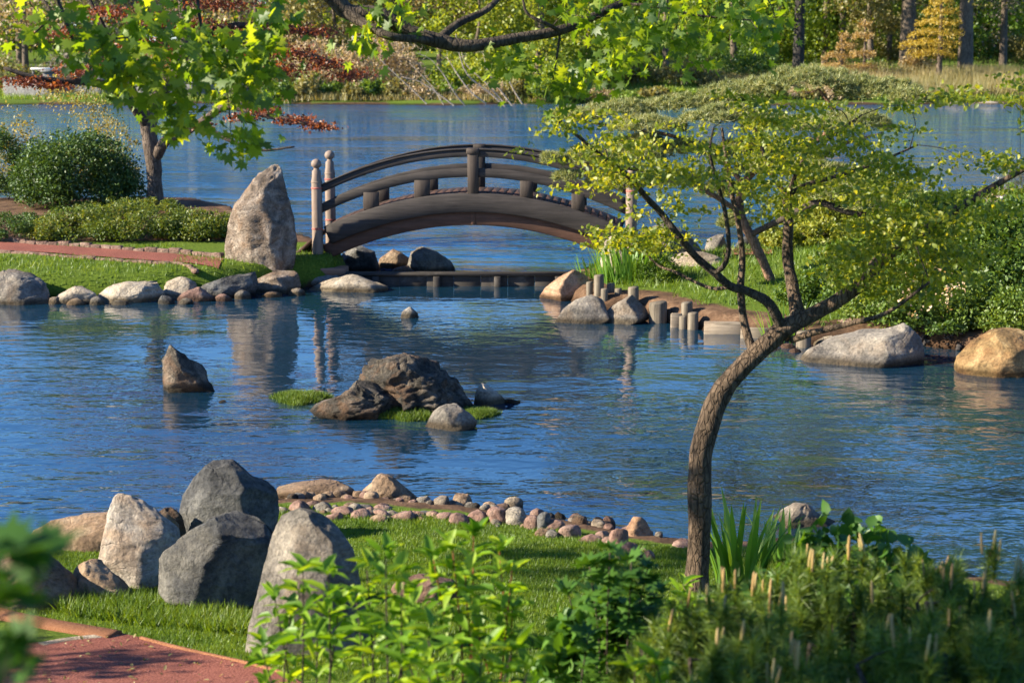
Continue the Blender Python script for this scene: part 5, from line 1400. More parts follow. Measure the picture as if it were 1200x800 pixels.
# dark gravel slope at the water right of the great boulder
gp = []
for _ in range(420):
    x_ = XP(rnd.uniform(1060, 1135), 26.6); y_ = rnd.uniform(26.0, 27.6)
    z_ = gz(x_, y_)
    if z_ > -.1: gp.append((x_, y_, z_))
gv = []
for (x_, y_, z_) in gp:
    s_ = rnd.uniform(.025, .06); v, f = block(s_ * 1.5, s_ * 1.3, s_, s_ * .3, (0, 0, 0), s_ * .12)
    m_ = Euler((rnd.uniform(-.5, .5), rnd.uniform(-.5, .5), rnd.uniform(0, 6))).to_matrix()
    gv.append((np.array([(m_ @ Vector(q))[:] for q in v]) + np.array([x_, y_, z_ - s_ * .2]), f))
v, f = merge(gv); tag(obj('gravel', v, f, M['gravel_dark']), 'dark wet gravel at the shaded waterline', kind='stuff')

# a light crowned tree just left of the picture: its shade falls in streaks over the lawn and the path
st_ = empty('shade_tree', (-9.4, 12.2, gz(-9.4, 12.2))); tag(st_, 'airy tree standing left of the boulder group, outside the view', 'tree')
sb_ = np.array(st_.location); g_ = np.random.default_rng(5)
sl_ = wl([tuple(sb_ + (0, 0, -.1)) + (.13,), tuple(sb_ + (.1, .1, 1.6)) + (.1,), tuple(sb_ + (0, .2, 3.2)) + (.07,), tuple(sb_ + (.1, .1, 7.4)) + (.02,)])
under(st_, tube_obj('trunk', [sl_], M['bark_near'], None, 10, .12))
sc2 = np.c_[sb_[0] + g_.uniform(-2.2, 2.0, 60), sb_[1] + g_.uniform(-.2, 4.2, 60), sb_[2] + g_.uniform(5.0, 7.4, 60)]
sc2[:8] = np.c_[sb_[0] + g_.uniform(-1.5, 1.5, 8), sb_[1] + g_.uniform(-2.6, -1.4, 8), sb_[2] + g_.uniform(2.8, 4.0, 8)]
tt_ = sc2 - np.array([1.22, 16.3, .35]); sc2 = sc2[np.linalg.norm(tt_ - (tt_ @ np.array(to_sun))[:, None] * np.array(to_sun), axis=1) > .95]  # unseen crown opened along the sun ray to light the egg shaped stone
sl2 = grow(nodes_of([sl_])[6:], sc2, .006, .05, 4, g=g_, per_m=.014)
under(st_, tag(tube_obj('limbs', sl2, M['bark_dark'], None, 5), kind='stuff'))
under(st_, tag(leaf_obj('crown', clump_points(sc2 * np.array([1, 1, 1]), g_.uniform(.3, .6, len(sc2)), 6000, g_, .45, .6), .11, M['leaf_near'], None, aspect=.7, up=.8, g=g_), kind='stuff'))

cushion('leafy_shrub', 'dark leafed shrub rising behind the dwarf pines beside the iris', 1000, 612, 9.6, 300, 'leaf_dark', 5200, .085, lumps=46, lump_r=.26, shape=LEAF4, aspect=.8)
cushion('leafy_shrub', 'dark green low shrub around the foot of the lobed leaf stems', 715, 690, 8.3, 170, 'leaf_dark', 1500, .085, lumps=22, lump_r=.3, shape=LEAF4, aspect=.8)
# a great tree on the right bank, its trunk beyond the picture's edge; the pond mirrors the underside of its crown
ct = empty('canopy_tree', (17.5, 39.0, gz(17.5, 39.0))); tag(ct, 'great spreading tree on the right bank, mirrored dark in the pond', 'tree')
cb_ = np.array(ct.location); g_ = np.random.default_rng(9)
cl_ = wl([tuple(cb_ + (0, 0, -.2)) + (.5,), tuple(cb_ + (.1, 0, 2.5)) + (.4,), tuple(cb_ + (-.1, .1, 5.5)) + (.34,), tuple(cb_ + (-.3, .2, 9)) + (.2,), tuple(cb_ + (-.2, .2, 13)) + (.05,)])
under(ct, tube_obj('trunk', [cl_], M['bark_near'], None, 14, .15))
big_ = [wl([tuple(cb_ + (-.1, .1, 4.6)) + (.22,), (12.5, 40, 7.6, .16), (8.5, 41, 8.6, .1), (4.5, 42, 8.6, .04)]), wl([tuple(cb_ + (-.2, .1, 6.6)) + (.2,), (13, 43, 9.4, .14), (9, 46, 10.6, .05)]), wl([tuple(cb_ + (-.2, .1, 5.6)) + (.2,), (14, 36.5, 8.4, .12), (10.5, 35.2, 9.0, .05)])]
for l in big_: under(ct, tube_obj('limb', [l], M['bark_near'], None, 9, .15))
cc_ = np.c_[g_.uniform(3.5, 21, 150), g_.uniform(35, 48, 150), g_.uniform(7.2, 13.5, 150)]
cc_ = cc_[(cc_[:, 2] < 8.2 + .42 * (cc_[:, 0] - 2))]
ctw = grow(nodes_of([cl_])[10:] + nodes_of(big_), cc_, .012, .03, 4, g=g_, per_m=.015)
under(ct, tag(tube_obj('twigs', ctw, M['bark_dark'], None, 5), kind='stuff'))
cp_ = clump_points(cc_, 1.15, 15000, g_, .75, .5); cp_ = cp_[cp_[:, 2] > 5.4 + .02 * cp_[:, 1]]
under(ct, tag(leaf_obj('crown', cp_, .24, M['leaf_green'], None, aspect=.75, up=.4, g=g_), kind='stuff'))

# ------------------------------------------------------------------ cloud pruned pine on the right bank
pine = empty('cloud_pine', PZ(905, 352, .6)); tag(pine, 'wide cloud pruned pine with layered pads on the right bank', 'pine tree')
PD_ = 31.5
pt = px_line([(912, 360, PD_, 5.94), (900, 320, PD_, 5.28), (884, 285, PD_, 5.28), (868, 250, PD_, 4.95), (872, 215, PD_, 4.62), (905, 185, PD_, 4.29), (965, 160, PD_, 3.63), (975, 130, PD_, 2.64), (960, 105, PD_, 1.32)], 6)
pl1 = px_line([(868, 250, PD_, 3.30), (830, 225, PD_ - .4, 2.97), (780, 205, PD_ - .6, 2.64), (720, 195, PD_ - .8, 1.98), (670, 190, PD_ - .9, 1.32)], 5)
pl2 = px_line([(872, 215, PD_, 3.30), (840, 185, PD_ + .3, 2.64), (790, 160, PD_ + .4, 2.24), (730, 150, PD_ + .4, 1.72), (670, 140, PD_ + .4, 1.06)], 5)
pl3 = px_line([(905, 185, PD_, 3.30), (950, 190, PD_ - .6, 2.64), (985, 170, PD_ - .8, 2.24), (1020, 160, PD_ - 1, 1.4)], 5)
pl4 = px_line([(880, 275, PD_, 3.63), (930, 250, PD_ - .9, 3.96), (960, 238, PD_ - 1.2, 3.96), (1000, 250, PD_ - 1.4, 3.30), (1040, 252, PD_ - 1.5, 2.31)], 5)
pl5 = px_line([(868, 250, PD_, 2.64), (850, 268, PD_ + .5, 1.98), (800, 258, PD_ + .8, 1.58), (770, 250, PD_ + .8, 1.06)], 5)
under(pine, tube_obj('trunk', [pt], M['bark_pine'], None, 10, .2))
for l in (pl1, pl2, pl3, pl4): under(pine, tube_obj('limb', [l], M['bark_pine'] if l is not pl4 else M['bark_dark'], None, 8, .2))
pads = [(955, 100, 120, 17, 0), (870, 112, 90, 14, .5), (1030, 110, 90, 16, -.2), (1070, 118, 50, 12, -.9), (800, 125, 80, 13, .5), (725, 132, 75, 13, .3), (675, 137, 50, 12, .3), (760, 150, 80, 13, -.4), (850, 140, 90, 14, -.5),
        (920, 150, 90, 13, -.8), (1000, 148, 80, 14, -.8), (690, 190, 55, 14, -.9), (740, 187, 70, 14, -.7), (650, 187, 26, 10, -1.0), (665, 208, 30, 9, -1.0), (720, 215, 60, 13, -.9), (800, 178, 70, 13, .2), (870, 180, 70, 13, .3),
        (790, 215, 60, 12, -.6), (960, 200, 60, 12, -1.1), (985, 228, 60, 12, -1.5), (1015, 240, 45, 9, -1.7), (945, 222, 36, 9, -1.3), (850, 225, 50, 12, .4), (895, 200, 60, 12, -.4), (750, 168, 50, 10, .4), (860, 262, 36, 9, .5)]
PB, DB = [], []
ptw_t = []
for px, py, rx, rz, dy in pads:
    Y = PD_ + dy; s = scale_at(Y); c = np.array(PY(px, py + 2, Y)); RX = rx / 1.75 / s; RZ_ = rz / .78 / s
    n = int(8.5 * rx)
    a = rng.uniform(0, 6.28, n); r = np.sqrt(rng.uniform(0, 1, n))
    lump = fbm(np.stack([RX * r * np.cos(a) * 4 + px, RX * r * np.sin(a) * 4, np.zeros(n)], 1), 2, 4)
    z = RZ_ * np.sqrt(np.maximum(0, 1 - r ** 2)) * (.75 + .5 * lump) + rng.uniform(-.3, .1, n) * RZ_
    PB.append(c + np.stack([RX * r * np.cos(a), RX * .75 * r * np.sin(a), z], 1))
    ptw_t += [c + np.array([RX * q * math.cos(b), RX * .7 * q * math.sin(b), -RZ_ * .25]) for q, b in zip(rng.uniform(.2, .85, 7), rng.uniform(0, 6.28, 7))]
PB = np.vstack(PB)
KN = 16
pos = np.repeat(PB, KN, 0); dirs = unit(rand_dirs(len(pos), .75))
v, f = scatter(NEEDLE, pos, dirs, rand_dirs(len(pos)), rng.uniform(.07, .12, len(pos)), np.full(len(pos), .013))
under(pine, tag(obj('needles', v, f, M['needle_pine']), kind='stuff'))
ptw = grow(nodes_of([pt])[20:] + nodes_of([pl1, pl2, pl3, pl4]), np.array(ptw_t), .006, .02, 4, per_m=.015)
under(pine, tag(tube_obj('twigs', ptw, M['bark_pine'], None, 5), kind='stuff'))

# ------------------------------------------------------------------ red leaved maple on the left bank
rm = empty('red_leaved_maple', PZ(183, 240, .95)); tag(rm, 'red leaved maple with a stout trunk on the left bank', 'tree')
RD = rm.location.y
rt = px_line([(183, 252, RD, 11.5), (182, 225, RD, 9), (180, 195, RD, 8.6), (176, 165, RD, 9), (174, 145, RD, 9), (180, 120, RD, 7.5), (195, 100, RD, 8), (212, 70, RD, 7), (218, 35, RD, 6), (210, -20, RD, 4), (205, -70, RD, 2)], 6)
r1 = px_line([(174, 150, RD, 7), (160, 128, RD - .3, 6), (145, 112, RD - .5, 5.5), (120, 99, RD - .8, 5), (85, 95, RD - 1, 4), (45, 92, RD - 1.2, 3), (5, 80, RD - 1.3, 2)], 5)
r2 = px_line([(170, 140, RD, 6), (155, 108, RD + .3, 5), (140, 70, RD + .5, 4), (120, 30, RD + .7, 3), (100, -10, RD + .8, 2)], 5)
r3 = px_line([(182, 185, RD, 6), (195, 165, RD - .3, 6), (215, 157, RD - .5, 5), (240, 140, RD - .8, 4.5), (268, 125, RD - 1, 4), (310, 135, RD - 1.3, 3), (350, 143, RD - 1.5, 2.4), (392, 151, RD - 1.6, 1.4)], 5)
r4 = px_line([(195, 100, RD, 5.5), (235, 68, RD - .2, 5), (290, 60, RD - .3, 4), (350, 62, RD - .4, 3), (410, 80, RD - .5, 2)], 5)
r5 = px_line([(212, 70, RD, 5), (250, 35, RD + .4, 4), (320, 30, RD + .5, 3), (370, 40, RD + .5, 2)], 5)
r6 = px_line([(230, 150, RD - .7, 3.4), (250, 155, RD - 1, 3), (270, 165, RD - 1.2, 2.4), (305, 176, RD - 1.4, 1.6), (345, 172, RD - 1.5, 1)], 4)
under(rm, tube_obj('trunk', [rt], M['bark_maple'], None, 12, .2))
for l in (r1, r2, r3, r4, r5, r6): under(rm, tube_obj('limb', [l], M['bark_maple'] if l is r3 else M['bark_dark'], None, 8, .2))
rp = [(30, 95, 50, 8, -1.2), (90, 84, 50, 8, -1.0), (60, 100, 50, 6, -1.1), (130, 78, 40, 8, -.4), (155, 85, 36, 8, -.3), (110, 55, 50, 8, .6), (160, 50, 50, 9, .5), (175, 84, 34, 9, -.6), (180, 25, 60, 9, .2), (230, 30, 60, 9, .3), (285, 40, 55, 9, .2),
      (330, 32, 60, 9, .5), (370, 38, 44, 8, .4), (340, 62, 60, 11, -.4), (380, 75, 56, 10, -.5), (410, 88, 44, 8, -.5), (330, 82, 50, 10, -.4), (300, 60, 50, 9, -.2), (310, 130, 40, 6, -1.2), (345, 141, 46, 6, -1.4), (375, 148, 34, 5, -1.6), (285, 138, 36, 5, -1.1),
      (200, 62, 40, 9, 0), (130, 15, 70, 10, .6), (250, 5, 90, 10, .3), (180, -30, 120, 14, 0), (240, -60, 110, 16, .4), (300, -20, 90, 12, .4), (70, 40, 60, 8, .6), (235, 148, 24, 4, -.8)]
RP, RT = [], []
for px, py, rx, rz, dy in rp:
    Y = RD + dy; s = scale_at(Y); c = np.array(PY(px, py, Y)); RX = rx / 2 / s; RZ_ = rz / 1.6 / s
    n = int(rx * 6.5); q = rng.normal(size=(n, 3)) * np.array([RX * .55, RX * .5, RZ_ * .6]); RP.append(c + q)
    RT += [c + rng.normal(size=3) * np.array([RX * .5, RX * .4, RZ_ * .3]) for _ in range(4)]
under(rm, leaf_obj('foliage', np.vstack(RP), .085, M['leaf_red'], aspect=.7, up=.9))
rtw = grow(nodes_of([rt])[26:] + nodes_of([r1, r2, r3, r4, r5, r6]), np.array(RT), .004, .05, 4, per_m=.012)
under(rm, tag(tube_obj('twigs', rtw, M['bark_dark'], None, 5), kind='stuff'))

# ------------------------------------------------------------------ grass
def grass(name, poly, n, h, w, mat, var=.4, mask=None, lean=.5, g=rng, big=None):
    poly = np.array(poly); lo, hi = poly.min(0), poly.max(0)
    q = g.uniform(lo, hi, (int(n * 2.2), 2)); q = q[sdist(poly, q[:, 0], q[:, 1]) > 0]
    if mask is not None: q = q[mask(q)]
    q = q[:n]; z = gzv(q[:, 0], q[:, 1]) - .005
    pos = np.c_[q, z]; d = rand_dirs(len(q), 1.0 / lean, g)
    pat = 1 + .45 * fbm(np.c_[q * 1.3, np.zeros(len(q))], 3, 21)
    hh = h * (1 + var * g.uniform(-1, 1, len(q))) * pat
    v, f = scatter(NEEDLE, pos, d, rand_dirs(len(q), .0, g), hh, np.full(len(q), w))
    o = obj(name, v, f, M[mat]); tag(o, kind='stuff'); return o
PATHN = np.array([on_plan(*q) for q in [(-60, 760), (50, 754), (100, 748), (140, 743), (180, 752), (225, 765), (300, 783), (345, 796), (400, 830), (-60, 880)]])
SOIL = np.array([on_plan(*q) for q in [(-60, 712), (15, 720), (60, 729), (135, 742), (50, 760), (-60, 770)]])
def near_mask(q):
    return (sdist(PATHN, q[:, 0], q[:, 1]) < -.02) & (sdist(SOIL, q[:, 0], q[:, 1]) < 0) & (sdist(NEAR, q[:, 0], q[:, 1]) > .66)
grass('grass', [(-5.2, 11.0), (4.8, 11.0), (4.8, 17.6), (-5.2, 17.8)], 210000, .034, .008, 'grass', mask=near_mask)
tb = [on_plan(*q) for q in [(60, 712), (150, 700), (250, 705), (290, 725), (290, 745), (180, 735), (80, 722)]]
grass('grass', tb, 5000, .11, .011, 'grass', lean=.7)
grass('grass', [(x, y) for x, y in WEST], 90000, .075, .018, 'grass', mask=lambda q: (sdist(np.array([on_plan(*s) for s in [(-60, 282), (262, 301), (330, 300), (345, 312), (300, 322), (262, 320), (200, 310), (110, 302), (-60, 295)]]), q[:, 0], q[:, 1]) < 0) & (q[:, 1] < 35.4) & (q[:, 0] > -14) & (sdist(WEST, q[:, 0], q[:, 1]) > .15))
def east_mask(q):
    de = sdist(EAST, q[:, 0], q[:, 1]); n_ = fbm(np.c_[q * .9, np.zeros(len(q))], 3, 31)
    return (de + n_ * 1.5 > .5) & (de > .3) & (q[:, 0] < 13)
grass('grass', EAST, 90000, .13, .02, 'grass', mask=east_mask, lean=.6)
lit = []
while len(lit) < 150:
    q = PATHN.min(0) + np.array([rnd.random(), rnd.random()]) * (PATHN.max(0) - PATHN.min(0))
    if sdist(PATHN, q[:1], q[1:])[0] > .05 and q[1] > 10.2: lit.append((q[0], q[1], gz(q[0], q[1]) + .024))
v, f = leaves_at(np.array(lit), .035, LEAF4, .6, 3.0, 0.0); tag(obj('fallen_leaves', v, f, M['reed']), 'dry fallen leaves scattered on the red path', kind='stuff')
def islet(label, px, py, w_px, d_m, h, Y=None):
    c = PZ(px, py, .02); rx = w_px / 2 / scale_at(c.y)
    g = np.random.default_rng(int(px))
    seg, nr = 28, 6; V, F = [], []
    for i in range(nr):
        u = i / (nr - 1); r = math.cos(u * math.pi / 2); zz = h * math.sin(u * math.pi / 2) - .05
        for j in range(seg):
            a = j * 2 * math.pi / seg; k = 1 + .18 * math.sin(3 * a + px) + .1 * math.sin(7 * a)
            V.append((rx * r * k * math.cos(a), d_m * r * k * math.sin(a), zz))
    for i in range(nr - 1):
        for j in range(seg): F.append([i * seg + j, i * seg + (j + 1) % seg, (i + 1) * seg + (j + 1) % seg, (i + 1) * seg + j])
    root = empty('grass_islet', (c.x, c.y, 0)); tag(root, label, 'islet')
    obj('turf', np.array(V), np.array(F), M['rock_brown'], root, True)
    n = 5200; a = g.uniform(0, 6.28, n); r = np.sqrt(g.uniform(0, 1, n)); k = 1 + .18 * np.sin(3 * a + px) + .1 * np.sin(7 * a)
    pos = np.c_[rx * r * k * np.cos(a), d_m * r * k * np.sin(a), h * np.sqrt(1 - np.minimum(r, .99) ** 2) - .05]
    v, f = scatter(NEEDLE, pos, rand_dirs(n, 1.6, g), rand_dirs(n, 0, g), g.uniform(.04, .1, n), np.full(n, .012)); o = obj('grass', v, f, M['grass_moss'], root); o['kind'] = 'stuff'
islet('mossy grass islet left of the craggy rocks', 352, 466, 66, .36, .09)
islet('mossy turf between the islet rocks, behind the round grey rock', 476, 485, 80, .34, .1)
islet('narrow turf strip reaching the white topped rock', 560, 484, 44, .25, .07)

# ------------------------------------------------------------------ far shore
def far_tree(px, Y, h, cr, cb, mat, bark, tr_px, label, n=5200, group=None, lean=0.0, leaf=.3, name='broadleaf_tree', clumps=46, seed=0, flat=.8, clump_r=.26, bare=False):
    g = np.random.default_rng(abs(int(px * 5 + Y) + seed))
    x = XP(px, Y, 2); zb = gz(x, Y); root = empty(name, (x, Y, zb)); tag(root, label, 'tree', group)
    r = tr_px / 2 / scale_at(Y)
    tl = []
    tp = [(x, Y, zb - .3), (x + lean * .3 + g.normal() * .1, Y, zb + h * .3), (x + lean * .6 + g.normal() * .2, Y, zb + h * .6), (x + lean + g.normal() * .3, Y, zb + h * .93)]
    c = crom(np.array(tp), 5); tl = (c, np.linspace(r * 1.08, r * .2, len(c)))
    o = under(root, tube_obj('trunk', [tl], M[bark], None, 9, .15))
    d = rand_dirs(clumps, .1, g); q = g.uniform(.45, 1, (clumps, 1)) ** .6
    cz = zb + cb + (h - cb) * .5
    cen = np.array([x + lean * .7, Y, cz]) + d * q * np.array([cr, cr, (h - cb) * .5])
    lb = grow(nodes_of([tl])[6:], cen, .03, .05, 4, g=g, per_m=.02)
    under(root, tag(tube_obj('limbs', lb, M[bark], None, 5), kind='stuff'))
    P = clump_points(cen, cr * clump_r * g.uniform(.7, 1.4, clumps), n, g, flat, .45)
    under(root, tag(leaf_obj('crown', P, leaf, M[mat], None, aspect=.75, up=.3, g=g), kind='stuff'))
    return root
def far_bush(px, Y, w_px, h, mat, label, n=1600, leaf=.22, group=None, seed=0, name='bush', twiggy=False):
    g = np.random.default_rng(abs(int(px * 9 + Y) + seed))
    x = XP(px, Y, 1); zb = max(.05, gz(x, Y)); root = empty(name, (x, Y, zb)); tag(root, label, 'bush', group)
    rx = w_px / 2 / scale_at(Y); k = 26
    d = rand_dirs(k, .2, g); d[:, 2] = np.abs(d[:, 2])
    cen = np.array([x, Y, zb + h * .25]) + d * np.array([rx, rx * .8, h * .7]) * g.uniform(.4, 1, (k, 1))
    P = clump_points(cen, min(rx, h) * .33, n, g, .8, .5); P = P[P[:, 2] > zb]
    under(root, tag(leaf_obj('foliage', P, leaf, M[mat], None, aspect=.35 if twiggy else .7, up=.1, g=g), kind='stuff'))
    st = grow([((x + q * rx * .3, Y, zb - .1), .08) for q in (-1, -.3, .4, 1)], cen, .015, .02, 4, g=g, per_m=.02)
    under(root, tag(tube_obj('stems', st, M['bark_far_pale' if twiggy else 'bark_far']), kind='stuff') if False else tag(tube_obj('stems', st, M['bark_far_pale' if twiggy else 'bark_far'], None, 4), kind='stuff'))
    return root
G_FT = 'trees filling the wood beyond the lagoon'
# trees one can tell apart
far_tree(935, 172, 30, 9, 4.5, 'far_green', 'bark_far_dark', 13, 'dark straight trunk standing on the far lawn', seed=1)
far_tree(1063, 178, 32, 9, 4.5, 'far_olive', 'bark_far', 19, 'thick trunked tree behind the golden larch', seed=2)
far_tree(1131, 176, 32, 9, 4.5, 'far_olive', 'bark_far', 17, 'stout tall tree right of the golden larch', seed=3)
far_tree(628, 150, 12, 5.5, 2.6, 'far_yellow', 'bark_far', 14, 'twisted tree with lime foliage above the dead branches', lean=1.5, seed=4, n=6500)
far_tree(560, 152, 11, 5, 1.2, 'far_yellow', 'bark_far', 6, 'lime leaved tree behind the pale dead branches', seed=5, n=6500)
far_tree(690, 158, 12, 5.5, 1.4, 'far_green', 'bark_far', 7, 'bright green tree left of the grassy clearing', seed=6, n=6500)
far_tree(780, 168, 22, 8, 1.6, 'far_green', 'bark_far', 8, 'broad green tree over the grassy clearing', seed=7, n=7000)
far_tree(860, 176, 26, 9, 1.2, 'far_dark', 'bark_far', 8, 'deep green tree left of the dark straight trunk', seed=8, n=7000)
far_tree(985, 190, 28, 9, 2.2, 'far_green', 'bark_far', 8, 'green tree between the dark trunk and the larch', seed=9, n=6500)
far_tree(1175, 186, 22, 7, 3.0, 'far_grey', 'bark_far', 9, 'bare grey twigged tree at the right edge of the far lawn', seed=10, n=3000)
far_tree(1020, 182, 12, 4.5, 3.2, 'far_olive', 'bark_far', 8, 'olive tree behind the small orange tree', seed=11)
far_tree(470, 158, 12, 6, 2.5, 'far_olive', 'bark_far', 7, 'olive crowned tree behind the tan thicket', seed=12)
far_tree(395, 156, 12, 5.5, 2.5, 'far_olive', 'bark_far', 7, 'pale olive tree at the left of the tan thicket', seed=13)
far_tree(515, 165, 14, 5.5, 3.0, 'far_tan', 'bark_far_pale', 8, 'tan budding tree behind the pale dead branches', seed=14, n=4500)
far_tree(300, 160, 13, 6, 2.5, 'far_tan', 'bark_far', 8, 'brownish budding tree behind the red maple', seed=15)
far_tree(215, 165, 14, 6, 3, 'far_grey', 'bark_far', 8, 'greyish budding tree above the far wall pillar', seed=16)
far_tree(120, 165, 14, 6.5, 2.5, 'far_grey', 'bark_far', 8, 'mauve grey tree above the far stone wall', seed=17)
far_tree(30, 160, 14, 6.5, 2.5, 'far_tan', 'bark_far', 8, 'brown grey tree at the left end of the far wall', seed=18)
# the golden larch: tiers of soft needles on a thin trunk
def tiered(px, Y, h, mat, label, tiers, tr_px, seed=0, name='golden_larch'):
    g = np.random.default_rng(seed); x = XP(px, Y, 2); zb = gz(x, Y); root = empty(name, (x, Y, zb)); tag(root, label, 'tree')
    r = tr_px / 2 / scale_at(Y); c = crom(np.array([(x, Y, zb - .2), (x + .05, Y, zb + h * .5), (x, Y, zb + h)]), 8)
    tl = (c, np.linspace(r, r * .25, len(c))); under(root, tube_obj('trunk', [tl], M['bark_far'], None, 8, .1))
    P, T = [], []
    for k, (z, rr, ox) in enumerate(tiers):
        n = int(420 * rr); a = g.uniform(0, 6.28, n); q = np.sqrt(g.uniform(.02, 1, n))
        P.append(np.c_[x + ox + rr * q * np.cos(a), Y + rr * q * np.sin(a), zb + z + .16 * rr * (1 - q) - .1 * q + g.normal(size=n) * .13 + .2 * np.sin(a * 3 + k) * q])
        T += [np.array([x + ox * .9 + rr * .85 * math.cos(b), Y + rr * .85 * math.sin(b), zb + z]) for b in g.uniform(0, 6.28, 7)]
    under(root, tag(leaf_obj('needles', np.vstack(P), .2, M[mat], None, aspect=.5, up=.8, g=g), kind='stuff'))
    lb = grow(nodes_of([tl])[3:], np.array(T), .02, -.05, 4, g=g, per_m=.012); under(root, tag(tube_obj('limbs', lb, M['bark_far'], None, 4), kind='stuff'))
tiered(1100, 156, 8.5, 'far_gold', 'golden yellow larch with tiered branches on the far lawn', [(2.9, 2.2, -.7), (3.7, 2.6, -.9), (4.6, 2.4, -.4), (5.5, 2.0, -.2), (6.4, 1.6, 0), (7.3, 1.1, 0), (8.1, .6, 0)], 8, 31)
tiered(985, 158, 4.4, 'far_orange', 'small orange tinged tree left of the golden larch', [(.9, 1.4, .2), (1.6, 1.5, -.3), (2.5, 1.3, -.4), (3.4, .9, .4), (4.2, .5, .3)], 5, 32, 'orange_tree')
tiered(1012, 160, 5.6, 'far_orange', 'thin orange tree between the small orange tree and the larch', [(1.5, 1.2, .2), (2.6, 1.2, -.1), (4.2, 1.0, -.2), (5.2, .6, 0)], 5, 33, 'orange_tree')
# filling trees
LM_F = [(-200, 'past the far stone wall'), (0, 'behind the left end of the stone wall'), (60, 'over the white rail fence'), (120, 'over the middle of the stone wall'), (180, 'over the wall pillars'), (240, 'behind the red leaved maple'), (300, 'behind the maple crown edge'),
        (350, 'behind the tan thicket'), (410, 'behind the widest thicket'), (470, 'behind the fallen branches'), (540, 'above the bridge centre'), (600, 'behind the twisted tree'), (660, 'left of the clearing'), (720, 'above the clearing'), (790, 'right of the clearing'), (850, 'near the deep green tree'),
        (910, 'behind the dark straight trunk'), (960, 'behind the small orange tree'), (1010, 'behind the thin orange tree'), (1060, 'behind the golden larch'), (1110, 'behind the stout tall tree'), (1160, 'at the right end'), (1230, 'just past the right edge'), (1290, 'well past the right edge')]
USED = {}
def far_label(what, mat, px, Y):
    hue = {'far_green': 'green', 'far_olive': 'olive', 'far_dark': 'deep green', 'far_tan': 'tan', 'far_grey': 'greyish'}[mat]
    lm = [n for p, n in LM_F if p <= px][-1]
    t = '%s %s of the far wood %s' % (hue, what, lm)
    USED[t] = USED.get(t, 0) + 1
    return t if USED[t] == 1 else t + ', %s' % ['second', 'third', 'fourth'][USED[t] - 2]
k = 0
for px in range(-90, 1330, 62):
    Y = rnd.uniform(188, 240)
    mat = rnd.choice(['far_green', 'far_olive', 'far_green', 'far_dark'] if px > 500 else ['far_tan', 'far_olive', 'far_grey', 'far_green'])
    far_tree(px + rnd.uniform(-18, 18), Y, rnd.uniform(15, 21) if px < 600 else rnd.uniform(30, 38), rnd.uniform(6, 8) if px < 600 else rnd.uniform(9, 11), rnd.uniform(.8, 2.5), mat, 'bark_far', rnd.uniform(6, 11), far_label('tree', mat, px, Y), 4200 if px < 600 else 8000, G_FT, leaf=.42, seed=200 + k); k += 1
# distant mass closing the view
g = np.random.default_rng(77)
cen = np.c_[g.uniform(-170, 170, 640), g.uniform(262, 300, 640), g.uniform(1, 34, 640)]
cen = np.vstack([cen, np.c_[g.uniform(10, 110, 260), g.uniform(244, 262, 260), g.uniform(1, 30, 260)]])
P = clump_points(cen, 4.2, 105000, g, .9, .5)
tag(leaf_obj('far_woods', P, 1.5, M['far_green'], None, aspect=.8, up=.2, g=g), 'far off woods closing the view', kind='stuff')
# thicket and bushes along the far shore
for i, (px, Y, w, h, mat, lb, tw) in enumerate([
        (355, 142, 90, 4.8, 'far_tan', 'tan leafless thicket right of the red maple crown', True), (415, 141, 100, 4.2, 'far_tan', 'widest tan thicket at the far waterline', True), (470, 143, 90, 5.2, 'far_tan', 'tan thicket beside the pale dead branches', True),
        (440, 150, 110, 6.5, 'far_tan', 'taller brownish thicket behind the waterline brush', True), (365, 140.5, 80, 1.8, 'far_dark', 'low dark bush at the far waterline under the red maple crown', False), (300, 143, 90, 2.6, 'far_tan', 'brown brush on the far shore behind the maple', True),
        (525, 142, 60, 2.4, 'far_green', 'green bush tangled in the pale dead branches', False), (600, 143, 60, 2.6, 'far_yellow', 'lime bush under the twisted tree', False), (655, 146, 70, 3.0, 'far_green', 'green bush right of the twisted tree', False), (700, 152, 80, 3.4, 'far_green', 'green bush at the left of the grassy clearing', False),
        (755, 155, 70, 2.6, 'far_olive', 'olive bush in the grassy clearing', True), (815, 152, 80, 3.0, 'far_olive', 'brownish olive bush at the edge of the clearing', True), (880, 158, 90, 3.2, 'far_dark', 'deep green bush below the dark straight trunk', False), (550, 146, 60, 3.6, 'far_yellow', 'lime bush behind the dead branches', False),
        (1030, 164, 60, 1.8, 'far_green', 'green bush under the orange trees', False), (1075, 170, 50, 2.0, 'far_orange', 'orange bush at the foot of the thick trunk', False), (240, 146, 70, 2.4, 'far_olive', 'olive bush beside the far wall pillar', False), (960, 160, 60, 1.5, 'far_tan', 'tan bush beside the small orange tree', True),
        (180, 148, 80, 3.2, 'far_tan', 'brown bush above the far stone wall', True), (90, 149, 90, 3.4, 'far_grey', 'grey brush above the far stone wall', True), (10, 147, 90, 3.2, 'far_olive', 'olive bush at the left end of the far wall', False)]):
    far_bush(px, Y, w, h, mat, lb, 2200, .24 if not tw else .34, seed=i, name='thicket' if tw else 'bush', twiggy=tw)
for i in range(17):
    px = 690 + i * 34 + rnd.uniform(-10, 10)
    mu = rnd.choice(['far_green', 'far_olive', 'far_dark', 'far_green']); Yu = rnd.uniform(186, 205)
    far_bush(px, Yu, rnd.uniform(60, 100), rnd.uniform(3.0, 6.0), mu, far_label('undergrowth bush', mu, px, Yu), 1500, .32, 'undergrowth bushes in the far wood', seed=60 + i)
